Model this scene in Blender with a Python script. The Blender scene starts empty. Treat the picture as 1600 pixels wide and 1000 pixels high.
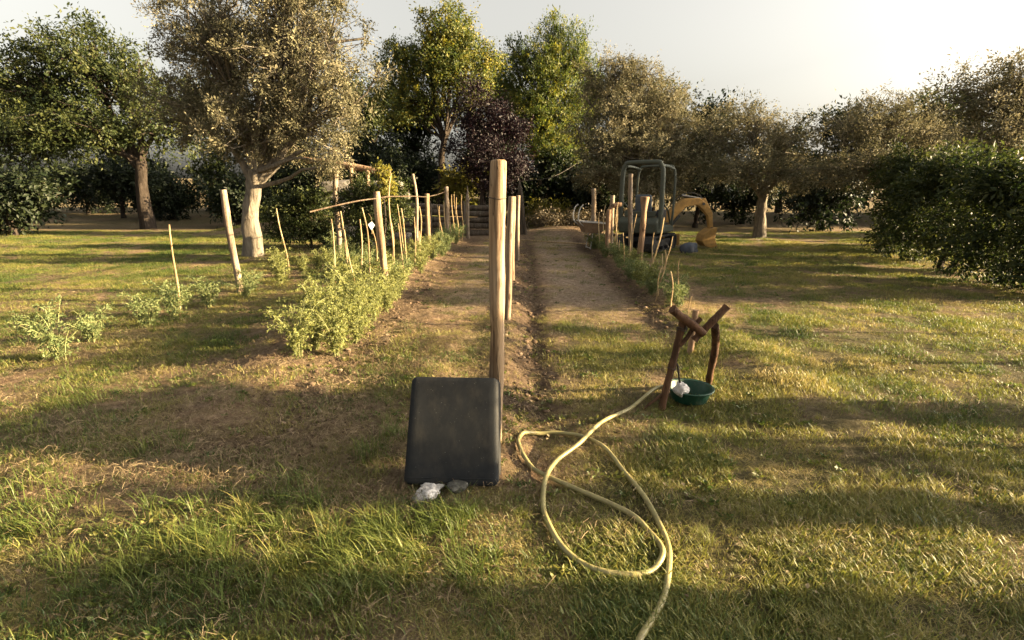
import bpy, math, random
import numpy as np
from mathutils import Vector, Matrix

random.seed(7)
rng = np.random.default_rng(11)
scene = bpy.context.scene
COL = scene.collection

# ------------------------------------------------------------------ camera
CAM_H, FPX, PITCH, YAW = 1.5, 785.0, math.radians(14.5), math.radians(1.35)
cam_data = bpy.data.cameras.new("camera")
cam = bpy.data.objects.new("camera", cam_data)
COL.objects.link(cam)
cam.location = (0, 0, CAM_H)
cam.rotation_euler = (math.radians(90) - PITCH, 0, YAW)
cam_data.sensor_width = 36.0
cam_data.lens = 36.0 * FPX / 1600.0
cam_data.clip_start = 0.05
cam_data.clip_end = 2000.0
scene.camera = cam

# ------------------------------------------------------------------ sky and sun
SUN_EL, SUN_AZ = math.radians(13.0), math.radians(91.5)     # azimuth clockwise from +Y (the rows run along +Y)
world = bpy.data.worlds.new("World")
scene.world = world
world.use_nodes = True
wn = world.node_tree
wn.nodes.clear()
sky = wn.nodes.new("ShaderNodeTexSky")
sky.sky_type = 'NISHITA'
sky.sun_disc = False
sky.sun_elevation = SUN_EL
sky.sun_rotation = SUN_AZ
sky.altitude = 0.0
sky.air_density = 1.0
sky.dust_density = 6.0
sky.ozone_density = 1.0
bg = wn.nodes.new("ShaderNodeBackground")
bg.inputs[1].default_value = 0.05
wo = wn.nodes.new("ShaderNodeOutputWorld")
hsv = wn.nodes.new("ShaderNodeHueSaturation")          # thin evening haze: a paler sky
hsv.inputs["Saturation"].default_value = 0.20
wn.links.new(sky.outputs[0], hsv.inputs["Color"])
warm = wn.nodes.new("ShaderNodeMix"); warm.data_type = 'RGBA'; warm.blend_type = 'MULTIPLY'
warm.inputs[0].default_value = 1.0
warm.inputs[7].default_value = (1.05, 1.0, 0.90, 1)
wn.links.new(hsv.outputs[0], warm.inputs[6])
wn.links.new(warm.outputs[2], bg.inputs[0])
wn.links.new(bg.outputs[0], wo.inputs[0])
sd = bpy.data.lights.new("sun", 'SUN')
sd.energy = 5.0
sd.color = (1.0, 0.76, 0.43)
sd.angle = math.radians(0.5)
sun = bpy.data.objects.new("sun", sd)
COL.objects.link(sun)
to_sun = Vector((math.cos(SUN_EL) * math.sin(SUN_AZ), math.cos(SUN_EL) * math.cos(SUN_AZ), math.sin(SUN_EL)))
sun.rotation_euler = to_sun.to_track_quat('Z', 'Y').to_euler()
sun.location = (20, -4, 8)

scene.view_settings.view_transform = 'Standard'
scene.view_settings.look = 'None'
scene.view_settings.gamma = 1.0
scene.view_settings.exposure = 3.0
scene.view_settings.use_curve_mapping = False
scene.render.engine = 'CYCLES'
scene.cycles.use_denoising = True
scene.cycles.max_bounces = 4
scene.cycles.use_adaptive_sampling = True
scene.cycles.adaptive_threshold = 0.01
scene.render.filter_size = 1.1
scene.cycles.diffuse_bounces = 2
scene.cycles.transmission_bounces = 2
scene.cycles.glossy_bounces = 2


# ------------------------------------------------------------------ helpers
def at(px, py, Y):
    """world point at depth Y seen in direction of a photo pixel (used for tree outlines)"""
    x, y = (px - 800) / FPX, -(py - 500) / FPX
    fw = Vector((-math.sin(YAW) * math.cos(PITCH), math.cos(YAW) * math.cos(PITCH), -math.sin(PITCH)))
    r = Vector((math.cos(YAW), math.sin(YAW), 0))
    u = r.cross(fw)
    d = fw + r * x + u * y
    return Vector((0, 0, CAM_H)) + d * (Y / d.y)


def hash2(ix, iy, seed):
    h = (ix.astype(np.int64) * 374761393 + iy.astype(np.int64) * 668265263 + seed * 974711) & 0x7fffffff
    h = ((h ^ (h >> 13)) * 1274126177) & 0x7fffffff
    h = h ^ (h >> 16)
    return (h & 0xffff) / 65535.0


def vnoise(x, y, seed=0):
    x = np.asarray(x, float); y = np.asarray(y, float)
    ix, iy = np.floor(x), np.floor(y)
    fx, fy = x - ix, y - iy
    fx = fx * fx * (3 - 2 * fx); fy = fy * fy * (3 - 2 * fy)
    a = hash2(ix, iy, seed); b = hash2(ix + 1, iy, seed)
    c = hash2(ix, iy + 1, seed); d = hash2(ix + 1, iy + 1, seed)
    return (a * (1 - fx) + b * fx) * (1 - fy) + (c * (1 - fx) + d * fx) * fy


def fbm(x, y, seed=0, octv=4):
    s, a, t = 0.0, 1.0, 0.0
    for k in range(octv):
        s = s + a * vnoise(x * 2 ** k, y * 2 ** k, seed + k * 17)
        t += a
        a *= 0.5
    return s / t


def sstep(a, b, x):
    t = np.clip((x - a) / (b - a), 0, 1)
    return t * t * (3 - 2 * t)


def link(o, parent=None):
    COL.objects.link(o)
    if parent is not None:
        o.parent = parent
    return o


def tag(o, label=None, cat=None, group=None, kind=None):
    if label: o["label"] = label
    if cat: o["category"] = cat
    if group: o["group"] = group
    if kind: o["kind"] = kind
    return o


def empty(name, loc, rz=0.0, label=None, cat=None, group=None):
    o = bpy.data.objects.new(name, None)
    COL.objects.link(o)
    o.location = loc
    o.rotation_euler = (0, 0, rz)
    o.empty_display_size = 0.1
    return tag(o, label, cat, group)


def np_mesh(name, verts, faces_flat, nper, attrs=None, smooth=False):
    """verts Nx3, faces flat index array with nper verts per face"""
    me = bpy.data.meshes.new(name)
    nf = len(faces_flat) // nper
    me.vertices.add(len(verts))
    me.vertices.foreach_set("co", np.asarray(verts, np.float32).ravel())
    me.loops.add(len(faces_flat))
    me.loops.foreach_set("vertex_index", np.asarray(faces_flat, np.int32))
    me.polygons.add(nf)
    me.polygons.foreach_set("loop_start", np.arange(nf, dtype=np.int32) * nper)
    me.polygons.foreach_set("loop_total", np.full(nf, nper, np.int32))
    if smooth:
        me.polygons.foreach_set("use_smooth", np.ones(nf, bool))
    me.update(calc_edges=True)
    for an, (dom, val) in (attrs or {}).items():
        at_ = me.attributes.new(an, 'FLOAT', dom)
        at_.data.foreach_set("value", np.asarray(val, np.float32))
    return me


class MB:
    def __init__(s):
        s.v, s.f = [], []

    def add(s, vs, fs):
        b = len(s.v)
        s.v += [tuple(p) for p in vs]
        s.f += [tuple(i + b for i in f) for f in fs]

    def tube(s, path, radii, n=10, cap=True, jit=0.0, flat=1.0):
        path = [Vector(p) for p in path]
        if not hasattr(radii, '__len__'): radii = [radii] * len(path)
        vs, fs = [], []
        up = Vector((0, 0, 1))
        prev = None
        for i, p in enumerate(path):
            t = (path[min(i + 1, len(path) - 1)] - path[max(i - 1, 0)])
            if t.length < 1e-9: t = up.copy()
            t.normalize()
            if prev is None:
                a = t.orthogonal().normalized()
            else:
                a = (prev - t * prev.dot(t))
                a = a.normalized() if a.length > 1e-6 else t.orthogonal().normalized()
            prev = a
            b = t.cross(a)
            for k in range(n):
                th = 2 * math.pi * k / n
                r = radii[i] * (1 + (random.uniform(-jit, jit) if jit else 0))
                vs.append(p + a * (math.cos(th) * r) + b * (math.sin(th) * r * flat))
        for i in range(len(path) - 1):
            for k in range(n):
                k2 = (k + 1) % n
                fs.append((i * n + k, i * n + k2, (i + 1) * n + k2, (i + 1) * n + k))
        if cap:
            fs.append(tuple(reversed(range(n))))
            m = (len(path) - 1) * n
            fs.append(tuple(m + k for k in range(n)))
        s.add(vs, fs)
        return s

    def box(s, c, size, rot=None, jit=0.0):
        hx, hy, hz = size[0] / 2, size[1] / 2, size[2] / 2
        c = Vector(c)
        vs = []
        for x, y, z in ((-hx, -hy, -hz), (hx, -hy, -hz), (hx, hy, -hz), (-hx, hy, -hz), (-hx, -hy, hz), (hx, -hy, hz), (hx, hy, hz), (-hx, hy, hz)):
            q = Vector((x, y, z)) + Vector([random.uniform(-jit, jit) for _ in range(3)])
            if rot is not None: q = rot @ q
            vs.append(c + q)
        s.add(vs, [(3, 2, 1, 0), (4, 5, 6, 7), (0, 1, 5, 4), (1, 2, 6, 5), (2, 3, 7, 6), (3, 0, 4, 7)])
        return s

    def prism(s, poly, y0, y1, axis='y'):
        """poly: list of (a,b) profile points, extruded along an axis"""
        n = len(poly)
        def P(a, b, t):
            return {'y': (a, t, b), 'x': (t, a, b), 'z': (a, b, t)}[axis]
        vs = [P(a, b, y0) for a, b in poly] + [P(a, b, y1) for a, b in poly]
        fs = [tuple(range(n)), tuple(reversed(range(n, 2 * n)))]
        fs += [((i + 1) % n, i, n + i, n + (i + 1) % n) for i in range(n)]
        s.add(vs, fs)
        return s

    def build(s, name, mat, parent=None, smooth=True, bevel=0.0, loc=None, angle=40):
        me = bpy.data.meshes.new(name)
        me.from_pydata(s.v, [], s.f)
        me.update()
        import bmesh
        bm = bmesh.new(); bm.from_mesh(me)
        bmesh.ops.recalc_face_normals(bm, faces=bm.faces)
        bm.to_mesh(me); bm.free()
        if smooth:
            me.shade_smooth()
            try:
                me.set_sharp_from_angle(angle=math.radians(angle))
            except Exception:
                pass
        if mat: me.materials.append(mat)
        o = bpy.data.objects.new(name, me)
        link(o, parent)
        if loc is not None: o.location = loc
        if bevel > 0:
            m = o.modifiers.new("bevel", 'BEVEL'); m.width = bevel; m.segments = 2; m.limit_method = 'ANGLE'; m.angle_limit = math.radians(35)
        return o


def copy_tree(o, parent=None):
    c = o.copy()
    link(c, parent)
    for ch in list(o.children):
        copy_tree(ch, c)
    return c


# ------------------------------------------------------------------ materials
def new_mat(name):
    m = bpy.data.materials.new(name)
    m.use_nodes = True
    nt = m.node_tree
    nt.nodes.clear()
    out = nt.nodes.new("ShaderNodeOutputMaterial")
    return m, nt, out


def N(nt, t, **kw):
    n = nt.nodes.new(t)
    for k, v in kw.items():
        setattr(n, k, v)
    return n


def ramp(nt, stops, fac):
    r = N(nt, "ShaderNodeValToRGB")
    e = r.color_ramp.elements
    while len(e) < len(stops): e.new(0.5)
    for el, (p, c) in zip(e, stops):
        el.position = p
        el.color = (*c, 1) if len(c) == 3 else c
    nt.links.new(fac, r.inputs[0])
    return r.outputs[0]


def mix(nt, fac, a, b, mode='MIX'):
    m = N(nt, "ShaderNodeMix", data_type='RGBA', blend_type=mode)
    for sock, val in ((m.inputs[0], fac), (m.inputs[6], a), (m.inputs[7], b)):
        if hasattr(val, 'is_linked') or hasattr(val, 'node'):
            nt.links.new(val, sock)
        else:
            sock.default_value = val if not hasattr(val, '__len__') else (*val[:3], 1)
    return m.outputs[2]


def noise(nt, vec, scale, detail=4, rough=0.55, dist=0.0):
    n = N(nt, "ShaderNodeTexNoise")
    n.inputs["Scale"].default_value = scale
    n.inputs["Detail"].default_value = detail
    n.inputs["Roughness"].default_value = rough
    n.inputs["Distortion"].default_value = dist
    if vec is not None: nt.links.new(vec, n.inputs["Vector"])
    return n.outputs[0]


def mapping(nt, vec, scale=(1, 1, 1), loc=(0, 0, 0)):
    mp = N(nt, "ShaderNodeMapping")
    mp.inputs["Scale"].default_value = scale
    mp.inputs["Location"].default_value = loc
    nt.links.new(vec, mp.inputs[0])
    return mp.outputs[0]


def bump(nt, height, strength, dist=0.01, normal=None):
    b = N(nt, "ShaderNodeBump")
    b.inputs["Strength"].default_value = strength
    b.inputs["Distance"].default_value = dist
    nt.links.new(height, b.inputs["Height"])
    if normal is not None: nt.links.new(normal, b.inputs["Normal"])
    return b.outputs[0]


def principled(nt, out, color, rough=0.8, spec=0.3, metal=0.0, normal=None):
    p = N(nt, "ShaderNodeBsdfPrincipled")
    if hasattr(color, 'node'): nt.links.new(color, p.inputs["Base Color"])
    else: p.inputs["Base Color"].default_value = (*color, 1)
    if hasattr(rough, 'node'): nt.links.new(rough, p.inputs["Roughness"])
    else: p.inputs["Roughness"].default_value = rough
    p.inputs["Specular IOR Level"].default_value = spec
    p.inputs["Metallic"].default_value = metal
    if normal is not None: nt.links.new(normal, p.inputs["Normal"])
    nt.links.new(p.outputs[0], out.inputs[0])
    return p


def leaf_mat(name, cols, transl=0.35, rough=0.55, spec=0.25, attr="rnd", instancer=False, tcol=1.25):
    m, nt, out = new_mat(name)
    a = N(nt, "ShaderNodeAttribute", attribute_name=attr)
    if instancer: a.attribute_type = 'INSTANCER'
    k = len(cols)
    c = ramp(nt, [(i / max(1, k - 1), col) for i, col in enumerate(cols)], a.outputs["Fac"])
    p = N(nt, "ShaderNodeBsdfPrincipled")
    nt.links.new(c, p.inputs["Base Color"])
    p.inputs["Roughness"].default_value = rough
    p.inputs["Specular IOR Level"].default_value = spec
    t = N(nt, "ShaderNodeBsdfTranslucent")
    hs = N(nt, "ShaderNodeHueSaturation")
    hs.inputs["Value"].default_value = tcol
    hs.inputs["Saturation"].default_value = 1.1
    nt.links.new(c, hs.inputs["Color"])
    nt.links.new(hs.outputs[0], t.inputs[0])
    ms = N(nt, "ShaderNodeMixShader")
    ms.inputs[0].default_value = transl
    nt.links.new(p.outputs[0], ms.inputs[1]); nt.links.new(t.outputs[0], ms.inputs[2])
    nt.links.new(ms.outputs[0], out.inputs[0])
    return m


def wood_mat(name, dark, light, grey=(0.3, 0.27, 0.23), greyness=0.35, scale=1.0, split=True):
    """debarked round wood: long streaks along Z, knots, weathering"""
    m, nt, out = new_mat(name)
    tc = N(nt, "ShaderNodeTexCoord")
    oi = N(nt, "ShaderNodeObjectInfo")
    off = N(nt, "ShaderNodeVectorMath", operation='SCALE')
    comb = N(nt, "ShaderNodeCombineXYZ")
    for i in range(3): nt.links.new(oi.outputs["Random"], comb.inputs[i])
    nt.links.new(comb.outputs[0], off.inputs[0]); off.inputs["Scale"].default_value = 37.0
    ad = N(nt, "ShaderNodeVectorMath", operation='ADD')
    nt.links.new(tc.outputs["Object"], ad.inputs[0]); nt.links.new(off.outputs[0], ad.inputs[1])
    v = ad.outputs[0]
    s1 = noise(nt, mapping(nt, v, (38 * scale, 38 * scale, 1.6)), 1.0, 5, 0.6, 0.4)
    s2 = noise(nt, mapping(nt, v, (110 * scale, 110 * scale, 5)), 1.0, 3, 0.6)
    blot = noise(nt, mapping(nt, v, (5, 5, 2.2)), 1.0, 4, 0.6, 0.8)
    c = ramp(nt, [(0.25, dark), (0.5, tuple((a + b) / 2 for a, b in zip(dark, light))), (0.72, light)], s1)
    gf = ramp(nt, [(0.42, (0, 0, 0)), (0.72, (greyness, greyness, greyness))], blot)
    c = mix(nt, gf, c, grey)
    fine = ramp(nt, [(0.3, (0.62, 0.6, 0.58)), (0.62, (1, 1, 1))], s2)
    c = mix(nt, 0.8, c, fine, 'MULTIPLY')
    bk = ramp(nt, [(0.50, (0, 0, 0)), (0.58, (0.75, 0.75, 0.75))], noise(nt, mapping(nt, v, (16, 16, 0.8)), 1.0, 5, 0.65, 0.6))
    c = mix(nt, bk, c, tuple(d * 0.62 for d in dark))
    # knots
    vo = N(nt, "ShaderNodeTexVoronoi")
    vo.inputs["Scale"].default_value = 1.0
    nt.links.new(mapping(nt, v, (9, 9, 3.2)), vo.inputs["Vector"])
    kn = ramp(nt, [(0.07, (0.35, 0.24, 0.16)), (0.17, (1, 1, 1))], vo.outputs["Distance"])
    c = mix(nt, 0.85, c, kn, 'MULTIPLY')
    # drying cracks
    cr = noise(nt, mapping(nt, v, (60 * scale, 60 * scale, 0.9)), 1.0, 2, 0.4)
    crk = ramp(nt, [(0.49, (1, 1, 1)), (0.505, (0.08, 0.06, 0.05)), (0.52, (1, 1, 1))], cr)
    if split: c = mix(nt, 0.9, c, crk, 'MULTIPLY')
    hgt = mix(nt, 0.5, s1, crk)
    nrm = bump(nt, hgt, 0.8, 0.010, bump(nt, s2, 0.35, 0.002))
    principled(nt, out, c, 0.82, 0.18, 0, nrm)
    return m


def bark_mat(name, dark, light):
    m, nt, out = new_mat(name)
    tc = N(nt, "ShaderNodeTexCoord")
    s1 = noise(nt, mapping(nt, tc.outputs["Object"], (14, 14, 3)), 1.0, 5, 0.65, 0.5)
    c = ramp(nt, [(0.3, dark), (0.7, light)], s1)
    principled(nt, out, c, 0.9, 0.1, 0, bump(nt, s1, 0.9, 0.03))
    return m


def rock_mat(name, dark, light, scale=6.0):
    m, nt, out = new_mat(name)
    tc = N(nt, "ShaderNodeTexCoord")
    n1 = noise(nt, tc.outputs["Object"], scale, 6, 0.65)
    n2 = noise(nt, tc.outputs["Object"], scale * 6, 4, 0.6)
    c = ramp(nt, [(0.3, dark), (0.65, light)], n1)
    spots = ramp(nt, [(0.33, (0.55, 0.5, 0.43)), (0.52, (1, 1, 1))], n2)
    c = mix(nt, 0.7, c, spots, 'MULTIPLY')
    principled(nt, out, c, 0.9, 0.2, 0, bump(nt, n2, 0.6, 0.012))
    return m


def plain_mat(name, col, rough=0.6, spec=0.4, metal=0.0, var=0.25, scale=8.0, dirt=(0.12, 0.09, 0.06), dirt_amt=0.5, bmp=0.15):
    m, nt, out = new_mat(name)
    tc = N(nt, "ShaderNodeTexCoord")
    n1 = noise(nt, tc.outputs["Object"], scale, 6, 0.65)
    n2 = noise(nt, tc.outputs["Object"], scale * 7, 3, 0.6)
    lo = tuple(c * (1 - var) for c in col); hi = tuple(min(1, c * (1 + var)) for c in col)
    c = ramp(nt, [(0.3, lo), (0.7, hi)], n1)
    df = ramp(nt, [(0.5, (0, 0, 0)), (0.72, (dirt_amt,) * 3)], noise(nt, tc.outputs["Object"], scale * 2.3, 6, 0.7))
    c = mix(nt, df, c, dirt)
    rr = ramp(nt, [(0.3, (max(0, rough - 0.12),) * 3), (0.7, (min(1, rough + 0.15),) * 3)], n1)
    principled(nt, out, c, rr, spec, metal, bump(nt, n2, bmp, 0.004))
    return m


M = {}
M['post_pale'] = wood_mat("chestnut_pale", (0.135, 0.082, 0.045), (0.42, 0.30, 0.18), greyness=0.35)
M['post_grey'] = wood_mat("chestnut_grey", (0.15, 0.105, 0.07), (0.33, 0.25, 0.17), greyness=0.75)
M['post_red'] = wood_mat("chestnut_red", (0.17, 0.095, 0.055), (0.38, 0.25, 0.15), greyness=0.4)
M['endgrain'] = wood_mat("end_grain", (0.26, 0.17, 0.09), (0.48, 0.36, 0.22), greyness=0.5, scale=0.6)
M['trestle2'] = wood_mat("brown_twig", (0.05, 0.032, 0.02), (0.13, 0.085, 0.05), greyness=.3)
M['cane'] = wood_mat("dry_cane", (0.30, 0.20, 0.10), (0.52, 0.39, 0.21), greyness=0.3, scale=1.5, split=False)
M['log'] = wood_mat("old_log", (0.06, 0.045, 0.032), (0.155, 0.12, 0.088), grey=(.15, .135, .115), greyness=0.8)
M['bark'] = bark_mat("bark", (0.018, 0.014, 0.011), (0.055, 0.043, 0.034))
M['olive_bark'] = bark_mat("olive_bark", (0.07, 0.058, 0.045), (0.22, 0.19, 0.15))
M['stone'] = rock_mat("wall_stone", (0.07, 0.063, 0.055), (0.19, 0.175, 0.16), 5)
M['white_stone'] = rock_mat("white_stone", (0.36, 0.33, 0.31), (0.66, 0.63, 0.61), 16)
M['grey_stone'] = rock_mat("grey_stone", (0.03, 0.03, 0.026), (0.09, 0.088, 0.078), 14)
M['wire'] = plain_mat("wire", (0.06, 0.05, 0.045), 0.6, 0.4, 0.7)


# ------------------------------------------------------------------ ground
def ground_z(x, y):
    x = np.asarray(x, float); y = np.asarray(y, float)
    z = 0.05 * (fbm(x * 0.55, y * 0.55, 3, 4) - 0.5)
    near = 1 - sstep(9, 16, y)
    z = z + near * 0.035 * (fbm(x * 3.1, y * 3.1, 9, 4) - 0.5)
    rough = np.maximum(bed(x, y), .55 * (1 - sstep(-.45, -.2, x)) * sstep(-2.8, -2.3, x) * sstep(2.1, 2.5, y) * (1 - sstep(6, 8, y)))
    z = z + near * rough * 0.07 * (fbm(x * 7, y * 7, 21, 3) - 0.45)
    # raised beds of the three rows, furrow beside the middle one
    rows = sstep(2.0, 4.0, y) * (1 - sstep(15.0, 16.5, y))
    z = z + 0.07 * np.exp(-((x + 0.17) / 0.16) ** 2) * sstep(1.8, 3.2, y) * (1 - sstep(15, 16.5, y))
    z = z - 0.05 * np.exp(-((x - 0.13) / 0.11) ** 2) * rows
    z = z + 0.10 * np.exp(-((x + 2.15) / 0.45) ** 2) * rows
    z = z + 0.06 * np.exp(-((x - 2.05) / 0.35) ** 2) * rows
    # mounds of mulch on the left path
    z = z + 0.09 * np.exp(-(((x + 0.75) / 0.34) ** 2 + ((y - 3.75) / 0.42) ** 2))
    z = z + 0.08 * np.exp(-(((x + 0.70) / 0.36) ** 2 + ((y - 4.75) / 0.40) ** 2))
    # bank behind the plots, rising wood ground beyond, terrace on the left
    z = z + 0.30 * np.exp(-(((x - 1.3) / 1.8) ** 2 + ((y - 17.6) / 1.3) ** 2))
    z = z + 0.55 * sstep(17.2, 18.2, y) * (1 - sstep(-1.2, -0.4, x)) * sstep(-12, -8, x)
    z = z + 0.45 * sstep(20, 30, y) + 3.0 * sstep(30, 90, y)
    return z


def bed(x, y):
    """dug / bare earth share 0..1"""
    x = np.asarray(x, float); y = np.asarray(y, float)
    w = 0.10 * (fbm(x * 1.3, y * 1.3, 33, 3) - 0.5)
    mid = np.exp(-((x - 0.02 + w) / 0.24) ** 2) * sstep(2.5, 3.4, y)
    lft = .8 * np.exp(-((x + 1.55 + w) / 0.30) ** 2) * sstep(2.2, 3.4, y)
    rgt = np.exp(-((x - 1.62 + w) / 0.20) ** 2) * sstep(4.5, 5.5, y)
    return np.clip(np.maximum(np.maximum(mid, lft), rgt) * (1 - sstep(15, 17, y)), 0, 1)


def green(x, y):
    """how much living grass grows here 0..1"""
    x = np.asarray(x, float); y = np.asarray(y, float)
    n = fbm(x * 0.9 + 4, y * 0.9, 5, 4)
    n2 = fbm(x * 2.6, y * 2.6 + 8, 8, 3)
    right = sstep(0.12, 0.5, x) * (1 - sstep(5.2, 6.4, y))             # short lawn right of the furrow
    front = .85 * (1 - sstep(1.95, 2.5, y + 0.15 * (n2 - .5))) * (.45 + .55 * sstep(1.45, 1.75, y + .2 * (n - .5)))   # grass in front of the tub
    path_r = sstep(0.3, 0.6, x) * (1 - sstep(1.3, 1.6, x)) * sstep(5, 6, y)
    path_l = sstep(-1.3, -1.0, x) * (1 - sstep(-0.5, -0.25, x)) * sstep(5, 6, y)
    side = np.maximum(sstep(2.5, 3.0, x), 1 - sstep(-3.1, -2.7, x))
    d = 0.95 * right + 0.85 * front + 0.16 * path_r + 0.16 * path_l + 0.7 * side
    d = np.clip(d, 0, 1)
    d = np.maximum(d, .85 * sstep(17.5, 22, y))
    left_near = (1 - sstep(-0.5, -0.2, x)) * sstep(2.2, 2.6, y) * (1 - sstep(5, 6, y))
    d = np.maximum(d, 0.42 * left_near)
    d = d * sstep(0.36, 0.66, 0.5 * n + 0.5 * n2 + 0.14 * d)
    return np.clip(d * (1 - 0.85 * bed(x, y)), 0, 1)


def axis_grid(fine0, fine1, step, lo, hi, grow=1.12):
    a = list(np.arange(fine0, fine1, step))
    s, v = step, a[-1]
    while v < hi:
        s *= grow; v += s; a.append(v)
    s, v, b = step, a[0], []
    while v > lo:
        s *= grow; v -= s; b.append(v)
    return np.array(b[::-1] + a)


def build_ground():
    xs = axis_grid(-3.0, 2.6, 0.034, -400, 400, 1.09)
    ys = axis_grid(1.0, 6.5, 0.034, -60, 700, 1.05)
    X, Y = np.meshgrid(xs, ys)
    Z = ground_z(X, Y)
    nx, ny = len(xs), len(ys)
    V = np.stack([X.ravel(), Y.ravel(), Z.ravel()], 1)
    i = np.arange(nx - 1)[None, :] + np.arange(ny - 1)[:, None] * nx
    F = np.stack([i, i + 1, i + nx + 1, i + nx], -1).reshape(-1)
    me = np_mesh("ground", V, F, 4, {"green": ('POINT', green(X, Y).ravel()), "dug": ('POINT', bed(X, Y).ravel()), "worn": ('POINT', (sstep(.2, .55, X) * (1 - sstep(1.25, 1.6, X)) * sstep(5.2, 7, Y) * (1 - sstep(15, 18, Y)) + .7 * sstep(-1.3, -.9, X) * (1 - sstep(-.5, -.25, X)) * sstep(5.2, 7, Y) * (1 - sstep(15, 17, Y))).ravel())}, smooth=True)
    m, nt, out = new_mat("garden_soil")
    tc = N(nt, "ShaderNodeTexCoord")
    v = tc.outputs["Object"]
    n1 = noise(nt, v, 1.7, 6, 0.6)
    n2 = noise(nt, v, 14, 6, 0.7)
    n3 = noise(nt, v, 70, 4, 0.7)
    soil = ramp(nt, [(0.34, (0.092, 0.061, 0.043)), (0.5, (0.215, 0.153, 0.110)), (0.66, (0.37, 0.285, 0.212))], n2)
    tint = ramp(nt, [(0.3, (0.8, 0.78, 0.78)), (0.7, (1.2, 1.08, 0.95))], n1)
    soil = mix(nt, 1.0, soil, tint, 'MULTIPLY')
    straw = ramp(nt, [(0.35, (0.17, 0.125, 0.065)), (0.65, (0.33, 0.25, 0.13))], n3)
    sf = ramp(nt, [(0.45, (0, 0, 0)), (0.62, (0.7, 0.7, 0.7))], noise(nt, v, 5.0, 6, 0.75, 0.6))
    c = mix(nt, sf, soil, straw)
    wn_ = N(nt, "ShaderNodeAttribute", attribute_name="worn")
    wm = N(nt, "ShaderNodeMath", operation='MULTIPLY'); wm.inputs[1].default_value = .7
    nt.links.new(wn_.outputs["Fac"], wm.inputs[0])
    c = mix(nt, wm.outputs[0], c, ramp(nt, [(.34, (.20, .145, .105)), (.66, (.42, .33, .25))], n2))
    dg = N(nt, "ShaderNodeAttribute", attribute_name="dug")
    dug = ramp(nt, [(0.3, (0.045, 0.031, 0.022)), (0.7, (0.15, 0.105, 0.07))], n2)
    c = mix(nt, dg.outputs["Fac"], c, dug)
    gr = N(nt, "ShaderNodeAttribute", attribute_name="green")
    moss = ramp(nt, [(0.3, (0.040, 0.048, 0.018)), (0.7, (0.11, 0.105, 0.042))], n3)
    gm = N(nt, "ShaderNodeMath", operation='MULTIPLY'); gm.inputs[1].default_value = 0.75
    nt.links.new(gr.outputs["Fac"], gm.inputs[0])
    c = mix(nt, gm.outputs[0], c, moss)
    nrm = bump(nt, n2, 1.0, 0.08, bump(nt, n3, 1.0, 0.03))
    principled(nt, out, c, 0.95, 0.1, 0, nrm)
    me.materials.append(m)
    o = bpy.data.objects.new("ground", me)
    link(o)
    tag(o, kind="structure")
    return o


build_ground()


def gz(x, y):
    return float(ground_z(np.array([x]), np.array([y]))[0])


# ------------------------------------------------------------------ foliage tools
def leaf_arrays(P, D, L, W, fold=0.25, R=None):
    """rhombic folded leaves: P base points, D unit axes, L lengths, W widths"""
    n = len(P)
    if R is None: R = rng.normal(size=(n, 3))
    S = np.cross(D, R); S /= np.linalg.norm(S, axis=1, keepdims=True) + 1e-9
    U = np.cross(S, D)
    L = L[:, None]; W = W[:, None]
    mid = P + D * L * 0.45
    V = np.stack([P, mid + S * W * 0.5 + U * W * fold, P + D * L, mid - S * W * 0.5 + U * W * fold], 1).reshape(-1, 3)
    b = np.arange(n)[:, None] * 4
    F = np.concatenate([b, b + 1, b + 2, b, b + 2, b + 3], 1).reshape(-1)
    return V, F


def leaf_mesh(name, P, D, L, W, rnd, mat, fold=0.25, R=None):
    V, F = leaf_arrays(P, D, L, W, fold, R)
    me = np_mesh(name, V, F, 3, {"rnd": ('FACE', np.repeat(rnd, 2))})
    me.materials.append(mat)
    return me


def unit(v):
    return v / (np.linalg.norm(v, axis=-1, keepdims=True) + 1e-9)


def rand_dirs(n):
    return unit(rng.normal(size=(n, 3)))


def sub_clumps(lobes, n, surf=0.45):
    """points inside ellipsoid lobes, biased outward. lobes: (c(3), r(3), weight)"""
    w = np.array([l[2] for l in lobes], float); w /= w.sum()
    idx = rng.choice(len(lobes), n, p=w)
    d = rand_dirs(n)
    r = rng.random(n) ** surf
    C = np.array([l[0] for l in lobes]); R = np.array([l[1] for l in lobes])
    return C[idx] + d * R[idx] * r[:, None] * (0.9 + 0.25 * rng.random((n, 1))), idx


def curve_pts(a, b, sag=0.0, n=6, wob=0.05):
    a, b = Vector(a), Vector(b)
    Ln = (b - a).length
    o1 = Vector([random.uniform(-1, 1) for _ in range(3)]) * Ln * wob
    o2 = Vector([random.uniform(-1, 1) for _ in range(3)]) * Ln * wob
    pts = []
    for i in range(n):
        t = i / (n - 1)
        p = a.lerp(b, t) + o1 * math.sin(math.pi * t) + o2 * math.sin(2 * math.pi * t)
        p.z += sag * math.sin(math.pi * t)
        pts.append(p)
    return pts


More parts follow.
